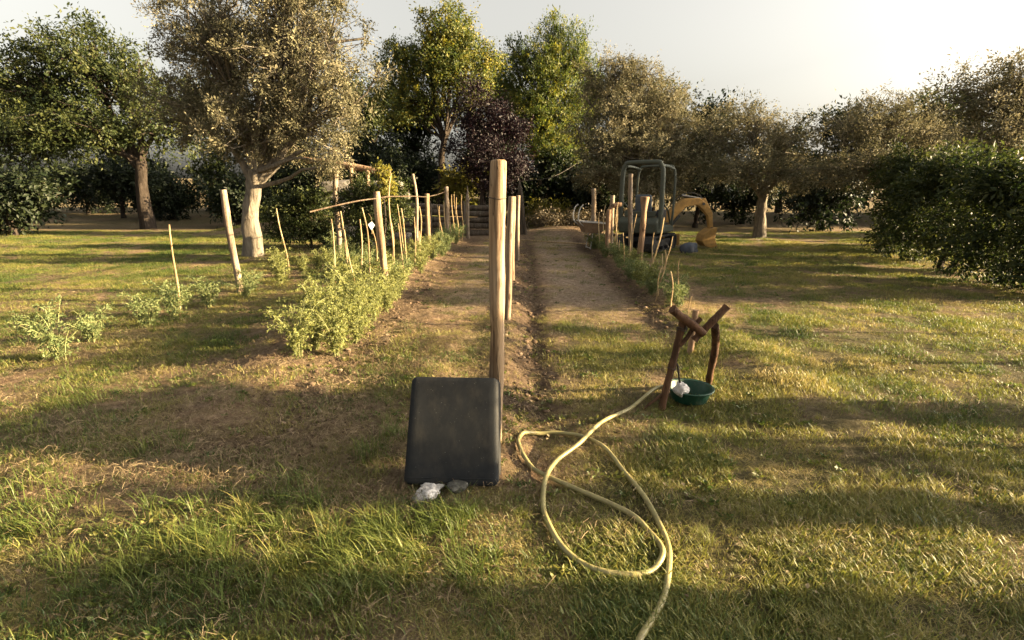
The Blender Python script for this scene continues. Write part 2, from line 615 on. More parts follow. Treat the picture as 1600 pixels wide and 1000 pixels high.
def make_tree(name, label, base, trunk, lobes, n_sub, per, leaf, mat, bark, group=None, spread=0.3, axis_up=0.0, twig=0.25,
              r0=0.14, surf=0.45, aspect=0.45, twigs=1.0, cat="tree"):
    """base: ground point; trunk: list of points from the base to the fork; lobes in world coordinates"""
    base = Vector(base)
    root = empty(name, base, 0, label, cat, group)
    bv = np.array(base)
    tp = [Vector(p) for p in trunk]
    rad = [r0 * (1.25 if i == 0 else 1.0 - 0.35 * i / len(tp)) for i in range(len(tp))]
    dens = []
    radd = []
    for i in range(len(tp) - 1):
        for k in range(4):
            t = k / 4
            dens.append(tp[i].lerp(tp[i + 1], t) + Vector((random.uniform(-.03, .03), random.uniform(-.03, .03), 0)))
            radd.append(rad[i] * (1 - t) + rad[i + 1] * t)
    dens.append(tp[-1]); radd.append(rad[-1])
    MB().tube([p - base for p in dens], radd, 9, jit=0.08).build("trunk", bark, root)
    sc, idx = sub_clumps(lobes, n_sub, surf)
    # limbs: one per lobe with side branches to some clumps
    for li, lb in enumerate(lobes):
        mb = MB()
        c = Vector(lb[0])
        src = tp[-1] if li % 3 else tp[-1].lerp(tp[max(0, len(tp) - 2)], 0.35)
        L = (c - src).length
        pts = curve_pts(src, c, sag=0.08 * L, n=7, wob=0.06)
        rr = max(0.02, r0 * 0.55 * min(1, 0.4 + lb[1][2] / 2.0))
        mb.tube([p - base for p in pts], [rr * (1 - 0.75 * i / 6) for i in range(7)], 6, jit=0.08)
        mine = np.where(idx == li)[0]
        for j in mine[: int(len(mine) * twigs * 0.5)]:
            e = Vector(sc[j])
            k = random.randint(3, 6)
            q = curve_pts(pts[k], e, sag=0.04 * (e - pts[k]).length, n=4, wob=0.08)
            mb.tube([p - base for p in q], [rr * 0.30, rr * 0.22, rr * 0.14, 0.004], 4, cap=False)
        mb.build("limb", bark, root)
    n = n_sub * per
    ci = np.repeat(np.arange(n_sub), per)
    # clumps are sprays: leaves strung along a few twig directions
    tw = rand_dirs(n_sub * 4).reshape(n_sub, 4, 3)
    tw[..., 2] += axis_up
    tw = unit(tw)
    pick = rng.integers(0, 4, n)
    t = rng.random(n)
    ax = tw[ci, pick]
    sz = spread * (0.55 + 0.9 * rng.random(n_sub))[ci]
    P = sc[ci] + ax * (t * sz * 1.5)[:, None] + rng.normal(size=(n, 3)) * (sz * twig)[:, None]
    D = unit(ax * 1.0 + rand_dirs(n) * 0.75 + np.array([0, 0, -0.15 + 0.5 * axis_up]))
    L = leaf * (0.45 + 1.1 * rng.random(n) ** 1.4)
    LC = np.array([l[0] for l in lobes])
    R = unit(unit(sc - LC[idx])[ci] * 0.9 + unit(rng.normal(size=(n_sub, 3)))[ci] * 0.6 + rng.normal(size=(n, 3)) * 0.45 + np.array([0, 0, 0.35]))
    rnd = np.clip(0.5 + 0.22 * rng.normal(size=n_sub)[ci] + 0.2 * rng.normal(size=n), 0, 1)
    keep = P[:, 2] > bv[2] + 0.05
    me = leaf_mesh("crown", (P - bv)[keep], D[keep], L[keep], (L * aspect)[keep], rnd[keep], mat, R=R[keep])
    o = bpy.data.objects.new("crown", me)
    link(o, root)
    return root


def lobe_px(px, py, Y, rx, rz=None, ry=None, w=None):
    """a crown lobe from its place in the picture at a real depth; radii in metres"""
    c = at(px, py, Y)
    rz = rz or rx
    ry = ry or rx
    return (np.array(c), np.array([rx, ry, rz]), w if w is not None else rx * ry * rz)


M['leaf_olive'] = leaf_mat("olive_leaf", [(0.056, 0.057, 0.030), (0.125, 0.115, 0.066), (0.235, 0.205, 0.130)], 0.25, 0.7, 0.12)
M['leaf_locust'] = leaf_mat("locust_leaf", [(0.034, 0.054, 0.016), (0.090, 0.108, 0.026), (0.22, 0.185, 0.032)], 0.4)
M['leaf_willow'] = leaf_mat("willow_leaf", [(0.030, 0.050, 0.015), (0.080, 0.105, 0.025), (0.20, 0.185, 0.032)], 0.4)
M['leaf_plum'] = leaf_mat("plum_leaf", [(0.0045, 0.0025, 0.004), (0.009, 0.004, 0.006), (0.02, 0.008, 0.011)], 0.25)
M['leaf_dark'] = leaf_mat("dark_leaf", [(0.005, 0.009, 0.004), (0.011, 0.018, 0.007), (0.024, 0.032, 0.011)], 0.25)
M['leaf_mid'] = leaf_mat("mid_leaf", [(0.016, 0.026, 0.008), (0.034, 0.046, 0.013), (0.072, 0.078, 0.022)], 0.35)
M['leaf_yellow'] = leaf_mat("yellow_leaf", [(0.09, 0.095, 0.022), (0.17, 0.16, 0.035), (0.26, 0.22, 0.05)], 0.5)  # bright so that bushes standing in shade look sunlit
M['leaf_brush'] = leaf_mat("dry_brush_leaf", [(0.035, 0.030, 0.016), (0.075, 0.058, 0.034), (0.13, 0.10, 0.06)], 0.2)
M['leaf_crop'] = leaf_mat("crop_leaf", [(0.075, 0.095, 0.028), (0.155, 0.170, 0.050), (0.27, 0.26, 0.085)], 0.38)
M['leaf_cropdark'] = leaf_mat("dark_crop_leaf", [(0.055, 0.080, 0.028), (0.105, 0.135, 0.050), (0.18, 0.20, 0.08)], 0.35)

# ------------------------------------------------------------------ trees and shrubs
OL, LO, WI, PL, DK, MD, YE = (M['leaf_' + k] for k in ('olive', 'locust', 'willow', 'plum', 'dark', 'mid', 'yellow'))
BK, OB = M['bark'], M['olive_bark']


def ground_pt(x, y):
    return (x, y, gz(x, y) - 0.05)


# olive reaching in at the left
make_tree("olive_tree", "large pale olive tree hanging over the left side of the garden", ground_pt(-6.3, 11.6),
          [(-6.3, 11.6, -0.05), (-6.2, 11.5, 0.9), (-5.9, 11.4, 1.9)],
          [lobe_px(523, 115, 11, .62, .85), lobe_px(535, 180, 11, .62, .6), lobe_px(520, 236, 10.8, .42, .36), lobe_px(522, 262, 10.6, .28, .16, w=.04), lobe_px(500, 255, 10.8, .4, .3), lobe_px(528, 8, 11, .22, .35, w=.12),
           lobe_px(569, 60, 11, .16, .62, w=.05), lobe_px(592, 112, 11.2, .22, .22, w=.05), lobe_px(450, 90, 11.4, 1.2, 1.2), lobe_px(400, 190, 11.5, 1.2, 1.0), lobe_px(330, 60, 11.8, 1.2, 1.2),
           lobe_px(455, -10, 11.5, 0.9, .9), lobe_px(300, 170, 12, 1.1, .9), lobe_px(480, 200, 11.2, .8, .7)],
          1350, 98, 0.058, OL, OB, spread=0.17, r0=0.2, aspect=0.36)
# round-headed tree with the open crown, left of centre
make_tree("locust_tree", "tall open-crowned tree with yellow sunlit top left of the main post", ground_pt(-3.75, 22),
          [(-3.75, 22, -0.1), (-3.55, 22, 1.6), (-3.45, 22, 2.9), (-3.3, 22, 3.6)],
          [lobe_px(700, 48, 22, 1.05, .95), lobe_px(672, 92, 22, .95, .8), lobe_px(727, 75, 22, .8, .9), lobe_px(700, 110, 21.7, 1.0, .8), lobe_px(622, 88, 22, .75, .6, w=.3),
           lobe_px(640, 120, 22, .8, .6, w=.4), lobe_px(610, 120, 22.3, .6, .6, w=.12), lobe_px(655, 155, 22, 1.1, .6, w=.5), lobe_px(762, 92, 22.3, .6, .6, w=.3), lobe_px(740, 140, 22, .9, .7, w=.35),
           lobe_px(703, 8, 22, .25, .35, w=.03), lobe_px(625, 175, 22, .9, .7, w=.3), lobe_px(600, 150, 22.4, .7, .5, w=.15), lobe_px(690, 170, 22, .8, .6, w=.15), lobe_px(660, 30, 22, .3, .4, w=.04)],
          820, 62, 0.095, LO, BK, spread=0.27, r0=0.15, surf=0.5, aspect=0.5)
make_tree("plum_tree", "dark purple-leaved plum tree behind the top of the main post", ground_pt(-1.6, 20.6),
          [(-1.6, 20.6, -0.1), (-1.65, 20.6, 1.2), (-1.7, 20.6, 1.9)],
          [lobe_px(752, 165, 20.6, .5, .45, w=.18), lobe_px(780, 190, 20.6, .6, .5, w=.3), lobe_px(730, 195, 20.6, .5, .45, w=.18), lobe_px(742, 135, 20.6, .35, .35, w=.07), lobe_px(762, 228, 20.4, .9, .5, w=.5),
           lobe_px(808, 205, 20.8, .5, .5, w=.2), lobe_px(708, 228, 20.6, .4, .4, w=.12), lobe_px(742, 258, 20.6, .7, .35, w=.25), lobe_px(798, 258, 20.6, .8, .45, w=.5), lobe_px(718, 155, 20.8, .25, .35, w=.04), lobe_px(775, 288, 20.6, .7, .3, w=.25)],
          440, 58, 0.08, PL, BK, spread=0.36, r0=0.12, aspect=0.55)
make_tree("willow_tree", "tall upright tree with golden wispy top right of the main post", ground_pt(0.9, 24),
          [(0.9, 24, -0.1), (0.95, 24, 1.4), (1.0, 24, 2.4)],
          [lobe_px(862, 70, 24, 0.75, 1.1), lobe_px(835, 100, 24, .8, 1.1), lobe_px(895, 88, 24, .75, 1.1), lobe_px(808, 100, 24.2, .55, 1.0, w=.35), lobe_px(868, 125, 23.7, 1.2, 1.0), lobe_px(915, 110, 24, .5, .8, w=.3),
           lobe_px(812, 160, 24, .8, .9, w=.5), lobe_px(850, 180, 23.6, 1.3, 1.0), lobe_px(900, 180, 24, 1.0, .9), lobe_px(865, 235, 23.6, 1.5, .8), lobe_px(930, 150, 24, .5, .6, w=.2), lobe_px(785, 130, 24, .5, .9, w=.25), lobe_px(866, 35, 24, .14, .45, w=.015), lobe_px(890, 45, 24, .14, .45, w=.015),
           lobe_px(918, 58, 24, .14, .5, w=.015), lobe_px(795, 70, 24, .15, .5, w=.015)],
          1000, 80, 0.095, WI, BK, spread=0.34, axis_up=0.75, r0=0.18, aspect=0.36, twig=0.16)
make_tree("olive_tree", "broad brownish olive tree rising behind the excavator", ground_pt(4.2, 17.5),
          [(4.2, 17.5, -0.1), (4.1, 17.4, 0.7), (4.15, 17.4, 1.3)],
          [lobe_px(955, 128, 17.5, .8, .7), lobe_px(1000, 128, 17.5, .85, .75), lobe_px(925, 165, 17.2, .7, .6), lobe_px(975, 180, 17.0, 1.1, .8), lobe_px(1030, 175, 17.3, .95, .7), lobe_px(1055, 205, 17, .8, .6),
           lobe_px(905, 205, 17, .55, .5), lobe_px(950, 225, 16.6, 1.1, .7), lobe_px(1010, 240, 16.6, 1.3, .7), lobe_px(1070, 250, 16.8, .9, .6), lobe_px(945, 275, 16.8, 1.1, .5), lobe_px(1020, 290, 16.6, 1.3, .5),
           lobe_px(925, 128, 17.6, .6, .5), lobe_px(975, 108, 17.5, .6, .4), lobe_px(1045, 155, 17.5, .7, .5), lobe_px(1075, 190, 17.4, .7, .6), lobe_px(950, 92, 17.5, .2, .35, w=.02), lobe_px(985, 98, 17.5, .25, .35, w=.03), lobe_px(1043, 135, 17.5, .15, .4, w=.02)],
          1200, 88, 0.064, OL, OB, spread=0.2, r0=0.22, aspect=0.38)
# right of the frame of the original view: more olives along the boundary
make_tree("olive_tree", "rounded olive tree just right of the excavator", ground_pt(7.6, 16.5),
          [(7.6, 16.5, -0.1), (7.5, 16.5, 0.8), (7.5, 16.4, 1.4)],
          [lobe_px(1120, 215, 16.5, .9, .7), lobe_px(1170, 195, 16.5, 1.0, .8), lobe_px(1220, 220, 16.5, 1.0, .8), lobe_px(1150, 260, 16, 1.3, .6), lobe_px(1230, 270, 16, 1.2, .6)],
          520, 75, 0.068, OL, OB, spread=0.2, r0=0.18, aspect=0.38)
make_tree("olive_tree", "low spreading olive tree beyond the boundary shrubs", ground_pt(11.2, 15.5),
          [(11.2, 15.5, -0.1), (11.1, 15.5, 0.7), (11.2, 15.4, 1.2)],
          [lobe_px(1330, 200, 15.5, 1.0, .8), lobe_px(1390, 185, 15.5, 1.1, .8), lobe_px(1440, 215, 15.5, 1.0, .7), lobe_px(1350, 260, 15, 1.4, .6), lobe_px(1430, 265, 15, 1.3, .6)],
          520, 75, 0.068, OL, OB, spread=0.2, r0=0.18, aspect=0.38)
make_tree("olive_tree", "tall olive tree at the far right boundary", ground_pt(12.8, 12.6),
          [(12.8, 12.6, -0.1), (12.7, 12.6, 0.8), (12.6, 12.5, 1.5)],
          [lobe_px(1530, 160, 12.6, 1.0, .8), lobe_px(1590, 130, 12.6, 1.1, .8), lobe_px(1640, 170, 12.6, 1.0, .8), lobe_px(1560, 220, 12.4, 1.3, .6)],
          440, 75, 0.064, OL, OB, spread=0.2, r0=0.18, aspect=0.38)
# left of the frame
make_tree("walnut_tree", "dark broad tree behind the big olive at far left", ground_pt(-15, 20),
          [(-15, 20, -0.1), (-15, 20, 1.5), (-14.8, 20, 2.6)],
          [lobe_px(120, 90, 20, 1.8, 1.3), lobe_px(200, 130, 20, 1.8, 1.2), lobe_px(40, 130, 20, 1.8, 1.3), lobe_px(140, 200, 19.6, 2.4, 1.0), lobe_px(260, 190, 20, 1.5, 1.0), lobe_px(10, 220, 19.5, 2, 1)],
          640, 72, 0.115, M['leaf_mid'], BK, spread=0.32, r0=0.24, aspect=0.5)
# tree line closing the view behind the garden
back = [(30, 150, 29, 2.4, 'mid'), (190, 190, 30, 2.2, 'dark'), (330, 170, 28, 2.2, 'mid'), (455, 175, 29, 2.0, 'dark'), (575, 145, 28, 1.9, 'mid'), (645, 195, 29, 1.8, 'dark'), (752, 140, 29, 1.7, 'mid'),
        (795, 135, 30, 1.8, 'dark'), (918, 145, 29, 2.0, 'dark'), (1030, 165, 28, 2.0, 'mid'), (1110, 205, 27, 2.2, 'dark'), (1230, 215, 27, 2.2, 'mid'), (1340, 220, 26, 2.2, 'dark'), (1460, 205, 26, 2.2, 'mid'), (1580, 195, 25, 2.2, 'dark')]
where = ("at the far left edge", "left of the walnut", "between walnut and left olive", "behind the left olive", "behind the stone wall", "behind the open-crowned tree", "behind the purple plum", "between plum and golden tree",
         "right behind the golden tree", "behind the excavator olive", "right of the excavator olive", "behind the rounded olive", "left of the low olive", "behind the low olive", "at the far right edge")
for (px, py, Y, r, kd), w in zip(back, where):
    c = at(px, py, Y)
    b = ground_pt(c.x, Y)
    H = c.z + r * .8 - b[2]
    lobes = []
    for k in range(9):
        t = random.uniform(.12, .86)
        a = random.uniform(0, 2 * math.pi); q = random.uniform(0, .7) * r
        lobes.append((np.array([c.x + math.cos(a) * q, Y + math.sin(a) * q * .6, b[2] + H * t]), np.array([r * .6, r * .5, H * .16]), 1.0))
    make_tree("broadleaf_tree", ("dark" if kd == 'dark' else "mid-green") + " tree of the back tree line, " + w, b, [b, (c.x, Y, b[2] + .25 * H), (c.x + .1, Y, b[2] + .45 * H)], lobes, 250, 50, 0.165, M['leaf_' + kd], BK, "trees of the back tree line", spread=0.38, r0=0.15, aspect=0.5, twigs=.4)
# dark evergreen shrubs under and between the trees
dark = [(-10.5, 23, 2.6, 3.2, "dark evergreen thicket behind the left olive"),
        (-6.6, 24, 2.0, 4.6, "dark evergreen tree behind the stone wall"),
        (-4.6, 24.5, 1.8, 3.4, "deep green shrub behind the open-crowned tree"),
        (-1.0, 26, 1.9, 4.0, "dark shrub behind the purple plum"),
        (1.7, 26.5, 2.0, 4.2, "dark shrub under the golden tree"),
        (3.6, 22.5, 1.6, 3.0, "dark evergreen shrub left of the excavator"),
        (7.0, 21, 2.0, 2.8, "dark thicket behind the right olives"),
        (11.5, 20, 2.4, 2.6, "dark thicket at the far right"),
        (-5.6, 21.6, 1.5, 3.1, "black-green shrub left of the open-crowned tree's trunk"),
        (-0.3, 22.2, 1.3, 2.8, "black-green shrub right behind the main post"),
        (1.6, 22.6, 1.4, 3.2, "black-green shrub below the golden tree"),
        (3.0, 20.2, 1.2, 2.5, "black-green shrub between golden tree and excavator olive"),
        (-16.6, 24.0, 2.0, 2.6, "dark thicket seen between the walnut trunk and the edge shrubs"),
        (-13.0, 27.5, 2.2, 3.0, "dark thicket filling the gap right of the walnut trunk"),
        (-10.2, 27.0, 2.2, 3.0, "dark thicket behind the big olive's trunk"),
        (-11.6, 20.5, 1.6, 2.0, "dark low shrub between walnut trunk and left olive"),
        (-17.5, 17, 2.2, 2.6, "dark thicket at the far left"),
        (15.5, 17, 2.2, 2.6, "dark shrub at the right edge of the garden")]
for k, x in enumerate((-26, -22.5, -19.5, -13.2, -8.8)):
    dark.append((x, 24.5 + (k % 2) * 1.5, 2.3, 2.4 + .3 * (k % 3), "dark thicket filling the left background, " + ("first", "second", "third", "fourth", "fifth")[k] + " from the left edge"))
for k, x in enumerate((9.5, 13.5, 17.5, 21, 24)):
    dark.append((x, 22.5 + (k % 2) * 1.2, 2.3, 2.4 + .3 * (k % 3), "dark thicket filling the right background, " + ("first", "second", "third", "fourth", "fifth")[k] + " past the excavator"))
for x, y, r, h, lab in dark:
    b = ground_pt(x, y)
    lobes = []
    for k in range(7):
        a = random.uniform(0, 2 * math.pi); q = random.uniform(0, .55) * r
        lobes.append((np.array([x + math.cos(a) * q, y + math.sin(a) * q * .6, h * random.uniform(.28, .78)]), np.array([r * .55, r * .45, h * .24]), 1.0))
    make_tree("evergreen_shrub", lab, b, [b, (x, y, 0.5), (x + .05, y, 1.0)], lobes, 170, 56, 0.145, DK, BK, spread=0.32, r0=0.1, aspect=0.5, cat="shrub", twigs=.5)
# bushes beneath the canopy, their sunlight put into bright yellow leaves
for x, y, r, h, lab in [(-2.75, 21.9, .95, 2.0, "bright yellow bush between the tree trunks, sunlight put into its leaf colour"),
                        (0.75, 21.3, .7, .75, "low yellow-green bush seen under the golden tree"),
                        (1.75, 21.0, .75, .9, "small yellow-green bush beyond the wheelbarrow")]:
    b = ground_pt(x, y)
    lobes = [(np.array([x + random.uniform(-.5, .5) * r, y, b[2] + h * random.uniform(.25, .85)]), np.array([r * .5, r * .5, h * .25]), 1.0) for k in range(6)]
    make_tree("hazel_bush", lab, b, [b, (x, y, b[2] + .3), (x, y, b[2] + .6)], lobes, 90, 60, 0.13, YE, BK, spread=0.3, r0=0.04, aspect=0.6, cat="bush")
# shrubs by the stone wall
b = ground_pt(-3.0, 10.6)
make_tree("bay_shrub", "bushy green shrub in front of the stone wall", b, [b, (-3.05, 10.6, .3), (-3.1, 10.6, .7)],
          [lobe_px(565, 295, 10.6, .28, .2), lobe_px(590, 310, 10.6, .35, .25), lobe_px(615, 300, 10.8, .28, .28), lobe_px(575, 335, 10.6, .4, .22), lobe_px(570, 370, 10.6, .35, .2), lobe_px(625, 330, 10.8, .25, .25), lobe_px(548, 320, 10.6, .3, .3), lobe_px(600, 350, 10.5, .35, .25)],
          260, 70, 0.055, M['leaf_mid'], BK, spread=0.14, r0=0.03, cat="shrub")
b = ground_pt(-2.8, 10.2)
make_tree("bay_shrub", "dark leafy shrub at the left end of the stone wall", ground_pt(-5.6, 13.2), [ground_pt(-5.6, 13.2), (-5.6, 13.2, .4), (-5.6, 13.2, .9)],
          [(np.array([-5.6 + dx, 13.2, z]), np.array([.55, .5, .35]), 1.0) for dx, z in ((-.6, .5), (0, .6), (.5, .5), (-.3, 1.1), (.3, 1.2), (-.9, .9))], 240, 60, 0.07, M['leaf_mid'], BK, spread=0.16, r0=0.03, cat="shrub")
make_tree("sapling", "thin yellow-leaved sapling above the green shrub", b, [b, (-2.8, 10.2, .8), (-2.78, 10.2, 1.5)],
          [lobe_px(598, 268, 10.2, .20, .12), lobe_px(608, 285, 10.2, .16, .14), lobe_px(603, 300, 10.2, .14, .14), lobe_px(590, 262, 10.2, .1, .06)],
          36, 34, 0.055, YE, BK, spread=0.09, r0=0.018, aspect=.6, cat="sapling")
for x, y, r, h, lab in [(0.9, 18.2, .8, .55, "low tangled brush on the bank, left of the wheelbarrow"), (2.2, 18.6, .8, .6, "low tangled brush on the bank behind the wheelbarrow"), (1.6, 19.6, 1.0, .8, "brown brush at the foot of the dark trees"), (-0.6, 20.0, .8, .6, "brown brush behind the pointed grey post"), (3.4, 18.6, .9, .8, "brown brush left behind the excavator")]:
    b = ground_pt(x, y)
    lobes = [(np.array([x + random.uniform(-.7, .7) * r, y + random.uniform(-.4, .4) * r, b[2] + h * random.uniform(.2, .7)]), np.array([r * .45, r * .4, h * .3]), 1.0) for k in range(6)]
    make_tree("bramble_bush", lab, b, [b, (x, y, b[2] + .1), (x, y, b[2] + .25)], lobes, 70, 45, 0.07, M['leaf_brush'], BK, "brush on the bank", spread=0.2, r0=0.02, cat="bush")
# boundary hedge on the right (it throws the shade over the plots)
hedge = [(7.5, 7.1, .8, 2.2), (7.8, 8.5, .95, 2.1), (8.1, 9.9, .95, 2.25), (8.6, 11.2, 1.0, 2.2), (9.2, 12.5, 1.0, 2.4), (10.0, 13.8, 1.0, 2.5)]
ords = ("nearest", "second", "third", "fourth", "fifth", "farthest")
for (x, y, r, h), od in zip(hedge, ords):
    b = ground_pt(x, y)
    lobes = [(np.array([x + random.uniform(-.25, .25), y + random.uniform(-.5, .5) * r, h * t]), np.array([.5, r * .6, h * .20]), 1.0) for t in (.15, .3, .45, .6, .72, .8, .8)]
    make_tree("hedge_shrub", od + " leafy shrub in the hedge along the right boundary", b, [b, (x, y, .4), (x, y, .8)], lobes, 220, 66, 0.08, M['leaf_mid'], BK, "shrubs of the right boundary hedge", spread=0.2, r0=0.05, cat="shrub", twigs=.4)
for x, y, rx, h, lab in [(7.0, 3.10, .17, 2.42, "slim shrub added out of view to shade the ground band beyond the tub"), (7.0, 1.99, .07, 2.1, "narrow shrub added out of view to shade a strip across the hose loop"),
                         (7.0, 1.30, .12, 2.2, "shrub added out of view to shade the near foreground"), (7.1, 0.6, .26, 2.1, "wider shrub added out of view to shade the ground nearest the viewer")]:
    b = ground_pt(x, y)
    lobes = [(np.array([x + random.uniform(-.06, .06), y, h * t]), np.array([.42, rx, h * .12]), 1.0) for t in (.1, .22, .34, .46, .58, .7, .8, .88)]
    make_tree("shade_shrub", lab, b, [b, (x, y, .5), (x, y, 1.5)], lobes, 190, 70, 0.068, DK, BK, "unseen shade-casting shrubs", spread=0.06, r0=0.04, cat="shrub", twigs=.2)  # unseen shrubs added to cast the shade bands over the foreground


b = ground_pt(7.0, 2.68)
make_tree("post_shade_shrub", "round-headed shrub on a thin stem, added out of view to shade the lower main post", b, [b, (7.0, 2.68, .8), (7.0, 2.68, 1.6)],
          [(np.array([7.0, 2.68 + dy, z]), np.array([.3, .16, .13]), 1.0) for dy in (-.18, 0, .16) for z in (1.93, 2.1, 2.26)], 200, 80, 0.06, M['leaf_mid'], BK, spread=0.07, r0=0.03, cat="shrub", twigs=.3)  # added unseen; crown height chosen to shade only the lower main post
for x, y, h, lab in [(6.9, 4.25, 1.72, "thin sapling added out of view to break up the sunlit gap, nearer one"), (7.2, 5.2, 1.78, "thin sapling added out of view to break up the sunlit gap, farther one"), (6.9, 2.45, 1.5, "thin low sapling added out of view beside the shrub that shades the post")]:
    b = ground_pt(x, y)
    lobes = [(np.array([x + random.uniform(-.1, .1), y + random.uniform(-.35, .35), h * t]), np.array([.2, .22, .10]), 1.0) for t in (.62, .7, .78, .85, .93, 1.0)]
    make_tree("sapling", lab, b, [b, (x, y, .5 * h), (x + .03, y + .05, .8 * h)], lobes, 40, 30, 0.06, M['leaf_mid'], BK, "unseen shade-casting saplings", spread=0.12, r0=0.025, cat="sapling")  # unseen saplings added to stripe the sunlit gap with shadow


# ------------------------------------------------------------------ posts, canes, poles
def post(name, label, base, top, r, mat, taper=0.94, group=None, flare=0.0, point=0.0, seg=14, parent=None, bendy=0.012, cat="post"):
    bx, by = base[0], base[1]
    z0 = gz(bx, by) - 0.12
    B, T = Vector((bx, by, z0)), Vector(top)
    root = Vector((bx, by, z0))
    H = (T - B).length
    n = max(10, int(H / 0.06))
    ph1, ph2 = random.uniform(0, 6), random.uniform(0, 6)
    path, rad = [], []
    for i in range(n + 1):
        t = i / n
        p = B.lerp(T, t) - root
        p.x += bendy * H * math.sin(t * 4.2 + ph1) * t * (1 - t) * 2.2
        p.y += bendy * H * math.sin(t * 3.6 + ph2) * t * (1 - t) * 2
        rr = r * (1 - (1 - taper) * t) * (1 + 0.045 * math.sin(t * 9 + ph2) + 0.03 * math.sin(t * 23 + ph1) + random.uniform(-.018, .018))
        if flare and t > 0.8: rr *= 1 + flare * ((t - 0.8) / 0.2) ** 1.3
        if point and t > 1 - point: rr *= max(0.25, 1 - (t - 1 + point) / point)
        path.append(p); rad.append(rr)
    # worn top edge
    path.append(path[-1] + (T - B).normalized() * (r * 0.12)); rad.append(rad[-1] * 0.90)
    mb = MB().tube(path, rad, seg, jit=0.035)
    o = mb.build(name, mat, parent, loc=root)
    tag(o, label, cat, group)
    return o, root, path, rad


main, mroot, mpath, mrad = post("wooden_post", "tall main round wooden post with bright sunlit side behind the black tub", (-0.176, 2.70), (-0.132, 2.70, 1.642), 0.0425, M['post_pale'], 1.0, seg=22, bendy=0.012)
# wire tied round the main post + its sawn end
ti = min(range(len(mpath)), key=lambda i: abs((mpath[i] + mroot).z - 1.452))
cw = mpath[ti]
ring = [(cw.x + math.cos(a) * (mrad[ti] + .0015), cw.y + math.sin(a) * (mrad[ti] + .0015), cw.z + .004 * math.sin(a * 2 + 1)) for a in np.linspace(0, 2 * math.pi, 25)]
MB().tube(ring, 0.0022, 6).build("wire_tie", M['wire'], main)
endc = mpath[-1]
MB().tube([endc + Vector((0, 0, .0005)), endc + Vector((0, 0, .003))], [mrad[-1] * .93, mrad[-1] * .86], 22).build("sawn_end", M['endgrain'], main)

G_MID, G_L, G_R = "posts of the middle row", "posts of the left row", "posts of the right row"
post("wooden_post", "second post of the middle row, half hidden behind the main post", (-0.19, 5.55), (-0.135, 5.55, 1.43), 0.036, M['post_grey'], group=G_MID)
post("wooden_post", "sunlit third post of the middle row, leaning slightly right", (-0.19, 8.1), (-0.17, 8.1, 1.40), 0.040, M['post_red'], group=G_MID)
post("wooden_post", "grey far post of the middle row nearest the bank", (-0.14, 10.5), (-0.12, 10.5, 1.39), 0.045, M['post_grey'], group=G_MID)
post("wooden_post", "pointed grey post standing alone at the end of the middle row", (-0.04, 16.6), (-0.16, 16.6, 1.87), 0.075, M['log'], point=.18, group=G_MID)
post("wooden_post", "thin leaning prop against the pointed grey post", (0.08, 16.5), (-0.12, 16.55, 1.6), 0.05, M['log'])
post("wooden_post", "crooked grey post leaning left under the dark trees", (0.95, 22.0), (0.68, 22.0, 1.85), 0.07, M['log'])
# left row
post("wooden_post", "thick pale post of the left row, leaning left, nearest the viewer", (-1.86, 6.63), (-1.90, 6.63, 1.475), 0.052, M['post_pale'], .88, group=G_L, seg=18)
post("wooden_post", "sunlit post of the left row beside the pale yellow plant", (-2.14, 11.2), (-2.11, 11.2, 1.42), 0.055, M['post_pale'], .95, group=G_L)
post("wooden_post", "grey post of the left row where the plants are in shade", (-2.03, 13.4), (-2.02, 13.4, 1.58), 0.062, M['post_grey'], .9, group=G_L)
post("wooden_post", "pointed grey last post of the left row", (-1.77, 16.0), (-1.75, 16.0, 1.61), 0.062, M['post_grey'], point=.2, group=G_L)
post("wooden_post", "tall grey forked pole leaning among the left row plants", (-2.13, 10.4), (-2.23, 10.4, 1.81), 0.035, M['post_grey'], .8, bendy=.05)
post("wooden_post", "dark upright post behind the left row near the log wall", (-2.97, 13.8), (-2.96, 13.8, 0.95), 0.06, M['log'])
post("wooden_post", "tall grey post at the left beside the olive branches", (-4.15, 11.1), (-4.01, 11.1, 1.98), 0.055, M['post_grey'], bendy=.04)
post("wooden_post", "grey post far left of the olive", (-4.3, 7.4), (-4.35, 7.4, 1.5), 0.05, M['post_grey'])
# right row
post("wooden_post", "reddish post with a flared top in the right row", (2.09, 9.1), (2.11, 9.1, 1.38), 0.064, M['post_red'], .62, flare=1.05, group=G_R, seg=18)
stub = post("wooden_post", "stubby grey post of the right row with a broken side branch", (1.95, 11.4), (1.94, 11.4, 1.38), 0.055, M['post_grey'], .9, group=G_R)
post("wooden_post", "straight grey post of the right row beside the wheelbarrow", (1.90, 13.8), (1.84, 13.8, 1.53), 0.062, M['post_grey'], .98, group=G_R)
post("wooden_post", "tall lichen-grey post in front of the excavator cab frame", (2.58, 12.2), (2.47, 12.2, 1.86), 0.058, M['post_grey'], .9, group=G_R)
post("wooden_post", "short thick post propped beside the broken one", (1.86, 11.3), (1.86, 11.3, 1.08), 0.06, M['post_red'], .9)
post("wooden_post", "short stump post behind the brown trestle", (1.55, 4.52), (1.58, 4.52, 0.43), 0.030, M['post_red'], .95)

MB().tube([(0.02, -.04, 1.22), (.10, -.04, 1.24), (.19, -.04, 1.25)], [.05, .055, .042], 9, jit=.1).build("broken_branch", M['post_red'], stub[0])

